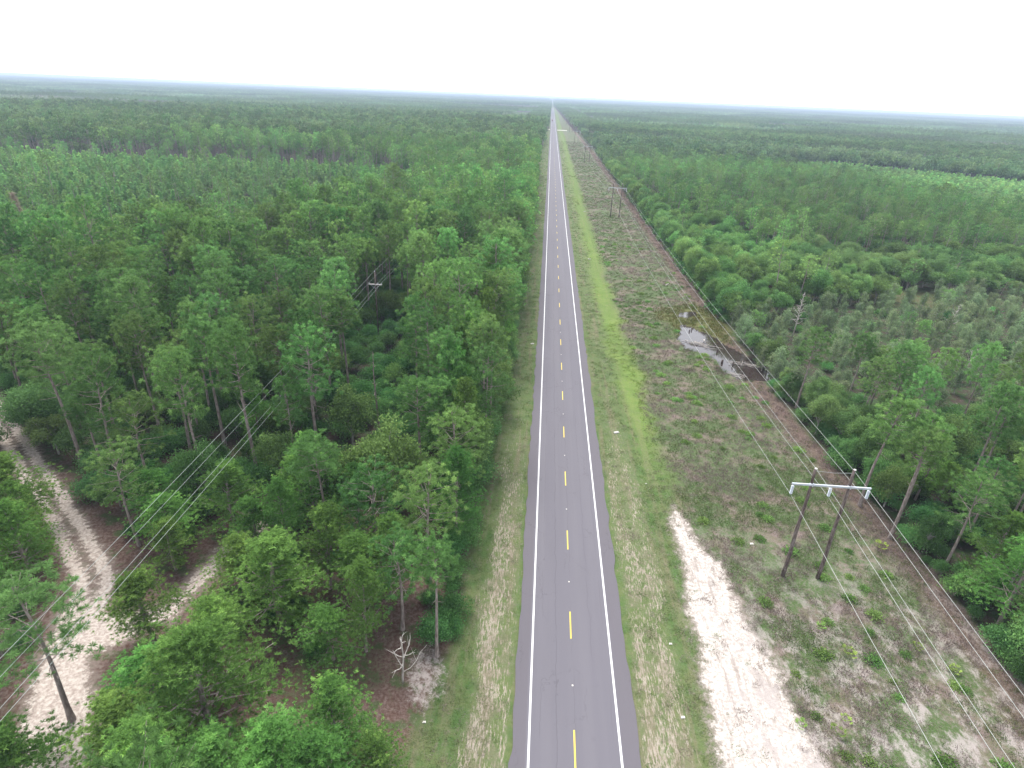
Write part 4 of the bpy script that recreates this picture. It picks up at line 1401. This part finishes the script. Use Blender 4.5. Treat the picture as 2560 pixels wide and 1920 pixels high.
while nc < 150:
    y = 24 + 200 * rc.random() ** 1.5; x = rc.uniform(19, right_edge(y) - 3)
    if in_poly(np.array([x]), np.array([y]), SAND_R)[0] or ground_h(np.array([x]), np.array([y]))[0] < -.2: continue
    if fbm(np.array([x]), np.array([y]), 9, 55, 4)[0] < .44 and rc.random() < .85: continue
    gz = float(ground_h(np.array([x]), np.array([y]))[0])
    o = bpy.data.objects.new('green_shrub', clump[nc % 3]); COL.objects.link(o)
    o.location = (x, y, gz - .05); o.rotation_euler = (0, 0, rc.uniform(0, 6)); s = rc.uniform(.6, 1.25); o.scale = (s * 1.1, s * 1.1, s)
    w_ = 'nearer than the first power poles' if y < 52 else 'between the first power poles and the pond' if y < 104 else 'level with the pond' if y < 145 else 'past the pond'
    tag(o, 'low leafy shrub among the dry corridor scrub, ' + w_, 'shrub', 'low shrubs in the corridor, ' + w_)
    nc += 1


# ------------------------------------------------------------------ power line on the right
FR_X = 30.75
FR_Y = [-165, 52.3, 272, 512, 745, 975, 1205, 1435, 1665, 1895]
POLE_H = 14.25; ARM_Z = 12.45; INS_Z = 11.15
WX = (26.95, 30.75, 34.55)


def h_frame(y, label, near):
    root = empty('power_pole_frame', (FR_X, y, 0))
    tag(root, label, 'power pole', 'twin pole frames of the transmission line')
    poles = []
    for sx in (-1.9, 1.9):
        p = MB()
        n = 12
        h = POLE_H + (0.15 if sx > 0 else 0)
        p.tube([(sx + 0.03 * math.sin(i * .9), 0.02 * math.cos(i), h * i / n - (.1 if i == 0 else 0)) for i in range(n + 1)],
               [0.215 - 0.075 * i / n for i in range(n + 1)], 12)
        poles.append(p.build('pole', M['pole'], root, smooth=True))
    a = MB(); a.box((0, -0.26, ARM_Z), (7.9, .15, .20)); arm = a.build('crossarm', M['galv'], root)
    br = MB()
    for sx in (-1.9, 1.9):
        br.box((sx, -0.10, ARM_Z + .02), (.42, .16, .10)); br.box((sx, -0.36, ARM_Z), (.10, .06, .34))
    br.build('clamp', M['galv'], arm)
    for wx in WX:
        i_ = MB()
        x = wx - FR_X
        if near:
            prof = [(ARM_Z - .12, .02), (ARM_Z - .25, .02)]
            z = ARM_Z - .25
            for k_ in range(7):
                prof += [(z, .04), (z - .03, .15), (z - .07, .15), (z - .09, .045)]
                z -= .145
            prof += [(z, .03), (INS_Z, .03)]
        else:
            prof = [(ARM_Z - .12, .03), (ARM_Z - .3, .11), (INS_Z + .15, .11), (INS_Z, .03)]
        i_.tube([(x, -0.26, q[0]) for q in prof], [q[1] for q in prof], 12)
        i_.build('insulator', M['porcelain'], root)
    t = MB(); t.tube([(-1.9, 0, POLE_H - .25), (0, 0, POLE_H - .38), (1.9, 0, POLE_H - .25)], [.02] * 3, 5); t.build('tie_wire', M['wire'], root)
    for sx in (-1.9, 1.9):
        c_ = MB(); h = POLE_H + (0.15 if sx > 0 else 0)
        c_.tube([(sx, 0, h - .02), (sx, 0, h + .05)], [.15, .13], 12); c_.build('pole_cap', M['concrete'], poles[sx > 0])
    return root


LAB = ['twin wooden poles with steel crossarm behind the camera', 'nearest twin wooden power poles with pale steel crossarm and three ribbed insulators',
       'second pair of twin wooden power poles, past the dark pond', 'third pair of twin power poles, far up the corridor',
       'fourth pair of twin power poles, short of the sandy crossing', 'fifth pair of twin power poles, level with the sandy crossing',
       'sixth pair of twin power poles, just past the sandy crossing', 'seventh pair of twin power poles, near the distant red truck',
       'eighth pair of twin power poles, past the distant red truck', 'ninth and farthest pair of twin power poles, where the corridor narrows']
for i, y in enumerate(FR_Y):
    if i == 0: continue
    h_frame(y, LAB[i], i <= 3)


def wire(name, pts, r, m_, label, cat='wire', group=None):
    b = MB(); b.tube(pts, [r] * len(pts), 5); o = b.build(name, m_); tag(o, label, cat, group); return o


def spans(xw, zt, ys, sag, n=14, xoff=0.0):
    pts = []
    for y0, y1 in zip(ys, ys[1:]):
        for k_ in range(n):
            t = k_ / n
            pts.append((xw, y0 + (y1 - y0) * t + xoff, zt - sag * 4 * t * (1 - t) * ((y1 - y0) / 220.0) ** 2))
    pts.append((xw, ys[-1], zt))
    return pts


WL = ['left conductor wire hanging from the insulators nearest the road', 'middle conductor wire hanging from the centre insulators', 'right conductor wire hanging from the insulators nearest the trees']
for xw, lb in zip(WX, WL):
    wire('conductor_wire', spans(xw, INS_Z, FR_Y, 2.4, xoff=-.26), .020, M['wire'], lb, 'wire', 'wires of the transmission line')
for xw, lb in ((FR_X - 1.9, 'thin shield wire strung from the left pole tops'), (FR_X + 1.9, 'thin shield wire strung from the right pole tops')):
    wire('shield_wire', spans(xw, POLE_H, FR_Y, 2.0), .017, M['wire'], lb, 'wire', 'wires of the transmission line')

# small distribution line in the trees on the left
DP = (-33.2, 115.0); DH = 14.2
root = empty('utility_pole', (DP[0], DP[1], 0))
tag(root, 'slim grey wooden pole with double crossarm half hidden among the left pines', 'power pole')
p = MB(); p.tube([(0, 0, 0), (0, 0, DH)], [.17, .11], 10); p.build('pole', M['pole'], root, smooth=True)
for dy in (-.16, .16):
    a = MB(); a.box((0, dy, DH - 2.6), (2.7, .11, .13)); a.build('crossarm', M['concrete'], root)
br = MB()
for sx in (-1, 1):
    br.tube([(sx * .95, -.2, DH - 2.66), (0, -.15, DH - 3.4)], [.025, .025], 4)
br.build('brace', M['galv'], root)
for sx in (-1.25, .55, 1.25):
    i_ = MB(); i_.tube([(sx, 0, DH - 2.53), (sx, 0, DH - 2.45), (sx, 0, DH - 2.38), (sx, 0, DH - 2.25)], [.04, .09, .06, .05], 8); i_.build('insulator', M['porcelain'], root)
i_ = MB(); i_.tube([(0, 0, DH), (0, 0, DH + .1), (0, 0, DH + .22)], [.05, .09, .05], 8); i_.build('insulator', M['porcelain'], root)
dys = [-30, 115, 228, 340]
for xo, zt, lb in ((-1.25, DH - 2.25, 'leftmost wire of the distribution line above the dirt track'), (.55, DH - 2.25, 'inner wire of the distribution line just right of its pole'),
                   (1.25, DH - 2.25, 'rightmost wire of the distribution line over the near left trees'), (0, DH + .2, 'top wire of the distribution line, from the tip of its pole')):
    wire('distribution_wire', [(p_[0] + (p_[1] - 115) * -0.004, p_[1], p_[2]) for p_ in spans(DP[0] + xo, zt, dys, 2.2)], .013, M['grey_wire'], lb, 'wire', 'wires of the left distribution line')


# ------------------------------------------------------------------ dead trees, stumps and brush
def dead_tree(name, x, y, H_, nb, label, leaf=None, m_=None, r0=.16, spread=.35, start=.35):
    root = empty(name, (x, y, float(ground_h(np.array([x]), np.array([y]))[0]) - .05))
    tag(root, label, 'dead tree')
    t = MB(); c = MB()
    ax = limb_pts((0, 0, 0), (RNG.normal() * .05, RNG.normal() * .05, 1), H_, 8, wig=.04)
    t.tube(ax, np.linspace(r0, .03, 9), 8)
    bm_ = MB()
    for i in range(nb):
        f = start + (1 - start) * (i + RNG.random()) / nb
        q = f * 8; i0 = min(int(q), 7); p0 = ax[i0] + (ax[i0 + 1] - ax[i0]) * (q - i0)
        az = i * 2.4; L = H_ * spread * (1.15 - f) * RNG.uniform(.6, 1.2)
        pts = limb_pts(p0, (math.cos(az), math.sin(az), .5), L, 4, up=.3, wig=.2)
        bm_.tube(pts, np.linspace(r0 * .42, .012, 5), 5)
        for k_ in range(3):
            q0 = pts[1 + k_]
            tw = limb_pts(q0, RNG.normal(size=3) + np.array([0, 0, .6]), L * .4, 3, wig=.2)
            bm_.tube(tw, [r0 * .18, .012, .01, .006], 4)
        if leaf:
            n = 160
            P_ = np.array(pts)[RNG.integers(1, 5, n)] + RNG.normal(size=(n, 3)) * .3
            kites(c, P_, RNG.normal(size=(n, 3)), .3, .07, RNG.uniform(.2, .9, n))
    tk = t.build('trunk', m_ or M['dead_wood'], root, smooth=True)
    bs = bm_.build('branches', m_ or M['dead_wood'], tk)
    if leaf: c.build('dead_foliage', leaf, root)
    return root


dead_tree('dead_tree', -10.0, 35.4, 6.2, 10, 'small bare bleached dead tree at the verge beside the brown litter clearing', spread=.5, r0=.11, start=.2)
dead_tree('dead_tree', -23.0, 77.2, 14.0, 12, 'broken brown snag with short stub branches standing among the left pines', m_=M['bark'], spread=.10, r0=.2, start=.4)
dead_tree('dead_tree', -25.0, 116.0, 14.0, 10, 'reddish barked dead pine with bent grey limbs right of the slim utility pole', m_=M['dead_wood'], spread=.22, r0=.2, start=.35)
dead_tree('dead_pine', -156.0, 174.0, 15.5, 26, 'brown needled dead pine with pale trunk sticking out of the far left woods', leaf=M['dead_needles'], spread=.12, r0=.2, start=.5)
dead_tree('dead_tree', 57.5, 130.0, 11.0, 30, 'bleached silver tree with layered bare branches rising from the swamp behind the pond', spread=.24, start=.3)
dead_tree('dead_tree', 84.0, 112.0, 7.0, 14, 'pale bare spreading dead tree in the grey green swamp scrub on the right', spread=.55, start=.3)
dead_tree('dead_tree', 96.0, 138.0, 8.0, 14, 'pale bare dead tree farther back in the swamp scrub on the right', spread=.4, start=.3)
dead_tree('dead_tree', 51.2, 50.6, 7.5, 8, 'grey broken dead trunk among the right edge trees nearest the camera', m_=M['grey_bark'], spread=.18, start=.5)
dead_tree('dead_tree', 60.5, 62.0, 11.0, 14, 'grey leafless tree inside the right woods behind the nearest power poles', m_=M['grey_bark'], spread=.3, start=.4)

STUMPS = [(34.6, 130.6, .35, .13, 'dark stump in the pond nearest its far bank'), (35.2, 131.2, .3, .11, 'small dark stump beside another at the far side of the pond'),
          (38.0, 118.8, .55, .16, 'dark stump in the middle of the pond'), (39.4, 112.0, .7, .12, 'thin dark stump standing in the near half of the pond'),
          (40.6, 109.0, .8, .10, 'tall thin stake like stump in the near half of the pond'), (37.6, 113.2, .5, .22, 'thick stump with pale top at the pond narrows')]
for x, y, h, r, lb in STUMPS:
    b = MB(); b.tube([(0, 0, -.45), (0.03, 0, h * .5), (.08, .05, h)], [r * 1.25, r, r * .75], 9)
    root = b.build('stump', M['wet_wood']); root.location = (x, y, -.1); tag(root, lb, 'stump', 'stumps in the pond')
for (x, y, n, lb, m_) in ((35.2, 122.8, 60, 'heap of bare dead branches lying into the pond from its left bank', 'dead_wood'),
                          (38.4, 107.2, 34, 'smaller heap of dead sticks on the near bank of the pond', 'dead_wood'),
                          (41.9, 112.8, 30, 'tangle of grey sticks in the water under the swamp trees', 'dead_wood'),
                          (16.6, 107.0, 0, '', '')):
    if not n: continue
    b = MB()
    for i in range(n):
        c = np.array([RNG.normal() * 1.5, RNG.normal() * .55, RNG.uniform(0.02, .28)])
        az = RNG.normal() * .5; L = RNG.uniform(.6, 2.2)
        d = np.array([math.cos(az), math.sin(az), RNG.normal() * .12]) * L / 2
        b.tube([c - d, c + RNG.normal(size=3) * .06, c + d], [.03, .035, .012], 4)
    o = b.build('brush_pile', M[m_]); o.location = (x, y, -.2); o.rotation_euler = (0, 0, -.5); tag(o, lb, 'brush pile')
for x, y, rz, L, lb in ((35.8, 167.5, 1.1, 3.0, 'pale fallen log lying in the corridor past the pond'), (36.6, 124.6, 1.35, 1.1, 'short white broken log end standing at the pond edge')):
    b = MB(); b.tube([(-L / 2, 0, 0.16), (0, .1, .2), (L / 2, 0, .14)], [.10, .15, .12], 8)
    o = b.build('fallen_log', M['dead_wood']); o.location = (x, y, -.05); o.rotation_euler = (0, 0, rz); tag(o, lb, 'log')

# ------------------------------------------------------------------ small things by the road
def slab(x, y, sx, sy, sz, rz, lb, name='concrete_slab', m_='concrete'):
    b = MB(); b.box((0, 0, sz / 2), (sx, sy, sz)); b.box((0.06 * sx, -.05 * sy, sz + .02), (sx * .7, sy * .6, .05))
    o = b.build(name, M[m_]); o.location = (x, y, float(ground_h(np.array([x]), np.array([y]))[0]) - .02); o.rotation_euler = (0, 0, rz)
    tag(o, lb, 'slab', 'pale slabs on the verges')


slab(13.2, 81.6, .8, .42, .16, .4, 'flat pale concrete slab lying on the right verge, level with the bright grass')
slab(-1.0, 117.0, .7, .4, .14, .2, 'small pale slab in the left verge beside the asphalt')
slab(15.2, 193.0, .8, .5, .2, .1, 'small white slab on the right verge a little short of the second power poles')
slab(18.2, 285.0, .9, .6, .25, .1, 'small white slab in the bright grass past the second power poles')
slab(14.0, 560.0, 1.2, .8, .3, .1, 'tiny white slab far along the right verge')
for i, (x, y, s, lb) in enumerate(((26.9, 57.3, .22, 'white scrap on dry scrub left of the nearest power poles'), (16.0, 68.5, .12, 'white scrap at the top end of the white sand strip'),
                                   (14.6, 41.8, .16, 'white scrap on the right verge beside the sand strip, farther one'), (14.3, 34.2, .18, 'white scrap on the right verge beside the sand strip, nearer one'),
                                   (-7.4, 31.8, .15, 'white scrap in the grass left of the road'), (-15.2, 28.8, .13, 'white scrap in the litter at the bottom of the view'))):
    b = MB(); b.add([(-s, -s * .6, .03), (s, -s * .5, .05), (s * .9, s * .6, .09), (-s * .7, s * .7, .04), (0, 0, .14)], [(0, 1, 4), (1, 2, 4), (2, 3, 4), (3, 0, 4), (0, 3, 2, 1)])
    o = b.build('litter_scrap', M['reflector']); o.location = (x, y, float(ground_h(np.array([x]), np.array([y]))[0]) + .02); tag(o, lb, 'litter')

ORD = ['first', 'second', 'third', 'fourth', 'fifth', 'sixth', 'seventh', 'eighth', 'ninth', 'tenth']
for i in range(8):
    y = 36.4 + 12.6 * i
    b = MB(); b.box((0, 0, .01), (.14, .14, .02)); b.box((0, 0, .027), (.10, .09, .016))
    o = b.build('road_reflector', M['reflector']); o.location = (5.0, y, .002)
    tag(o, 'small pale reflector stud on the centre line, %s gap between yellow dashes from the camera' % ORD[i], 'road stud', 'reflector studs on the centre line')


# ------------------------------------------------------------------ far vehicles
def vehicle(name, x, y, rz, paint, L, W, Hh, label, cat, boxy=False):
    root = empty(name, (x, y, 0.006), rz)
    tag(root, label, cat)
    bd = MB()
    if boxy:
        bd.box((0, -.9, 1.95), (W, L - 2.6, 2.9)); bd.box((0, 0, .62), (W * .8, L, .22))
        bd.build('body', M[paint], root)
        cb = MB(); cb.box((0, L / 2 - 1.05, 1.55), (W * .96, 2.0, 1.9)); cb.build('cab', M[paint], root)
        ws = MB(); ws.box((0, L / 2 - .03, 1.95), (W * .85, .06, .8)); ws.build('windscreen', M['glass'], root)
    else:
        prof = [(-L / 2, .35), (-L / 2, .95), (-L * .40, 1.0), (-L * .30, Hh), (L * .08, Hh), (L * .22, .98), (L / 2, .82), (L / 2, .35)]
        vs_ = [(-W / 2, p[0], p[1]) for p in prof] + [(W / 2, p[0], p[1]) for p in prof]
        n = len(prof)
        fs = [tuple(range(n)), tuple(range(2 * n - 1, n - 1, -1))] + [(i, i + n, (i + 1) % n + n, (i + 1) % n) for i in range(n)]
        bd.add(vs_, fs); bd.build('body', M[paint], root)
        ws = MB(); ws.add([(-W * .42, L * .215 + .02, 1.03), (W * .42, L * .215 + .02, 1.03), (W * .40, L * .085 + .02, Hh - .05), (-W * .40, L * .085 + .02, Hh - .05)], [(0, 1, 2, 3)])
        ws.build('windscreen', M['glass'], root)
        rw = MB(); rw.add([(-W * .42, -L * .395 - .02, 1.04), (W * .42, -L * .395 - .02, 1.04), (W * .40, -L * .305 - .02, Hh - .05), (-W * .40, -L * .305 - .02, Hh - .05)], [(0, 1, 2, 3)])
        rw.build('rear_window', M['glass'], root)
    wr = .5 if boxy else .34
    for sx in (-1, 1):
        for sy in (-1, 1):
            w = MB(); cx_ = sx * W * .46
            w.tube([(cx_ - .12, sy * L * .31, wr), (cx_ + .12, sy * L * .31, wr)], [wr, wr], 14); wo_ = w.build('wheel', M['rubber'], root)
            rm = MB(); rm.tube([(cx_ - .13, sy * L * .31, wr), (cx_ + .13, sy * L * .31, wr)], [wr * .5, wr * .5], 10); rm.build('rim', M['galv'], wo_)
    return root


vehicle('truck', 3.2, 1366, math.pi, 'red_paint', 8.5, 2.6, 3.4, 'distant red truck in the left lane, farther than the sandy crossing', 'truck', boxy=True)
vehicle('car', 6.9, 1930, 0, 'white_car', 4.8, 1.9, 1.6, 'tiny white car in the right lane beyond the distant red truck', 'car')
vehicle('car', 6.9, 1955, 0, 'glass', 4.8, 1.9, 1.6, 'tiny dark car just ahead of the white car, far up the road', 'car')

# ------------------------------------------------------------------ haze: one even box of air round everything
b = MB()
b.box((0, 8600, 25.0), (34400, 19400, 54.0))
hm, hn, hl = mat('haze_air')
pv = hn.new('ShaderNodeVolumePrincipled')
pv.inputs['Color'].default_value = (0.50, 0.59, 0.76, 1)
pv.inputs['Density'].default_value = HAZE_DENSITY
ho = hn.new('ShaderNodeOutputMaterial')
hl.new(pv.outputs[0], ho.inputs['Volume'])
hz = b.build('haze', hm)
tag(hz, kind='stuff')
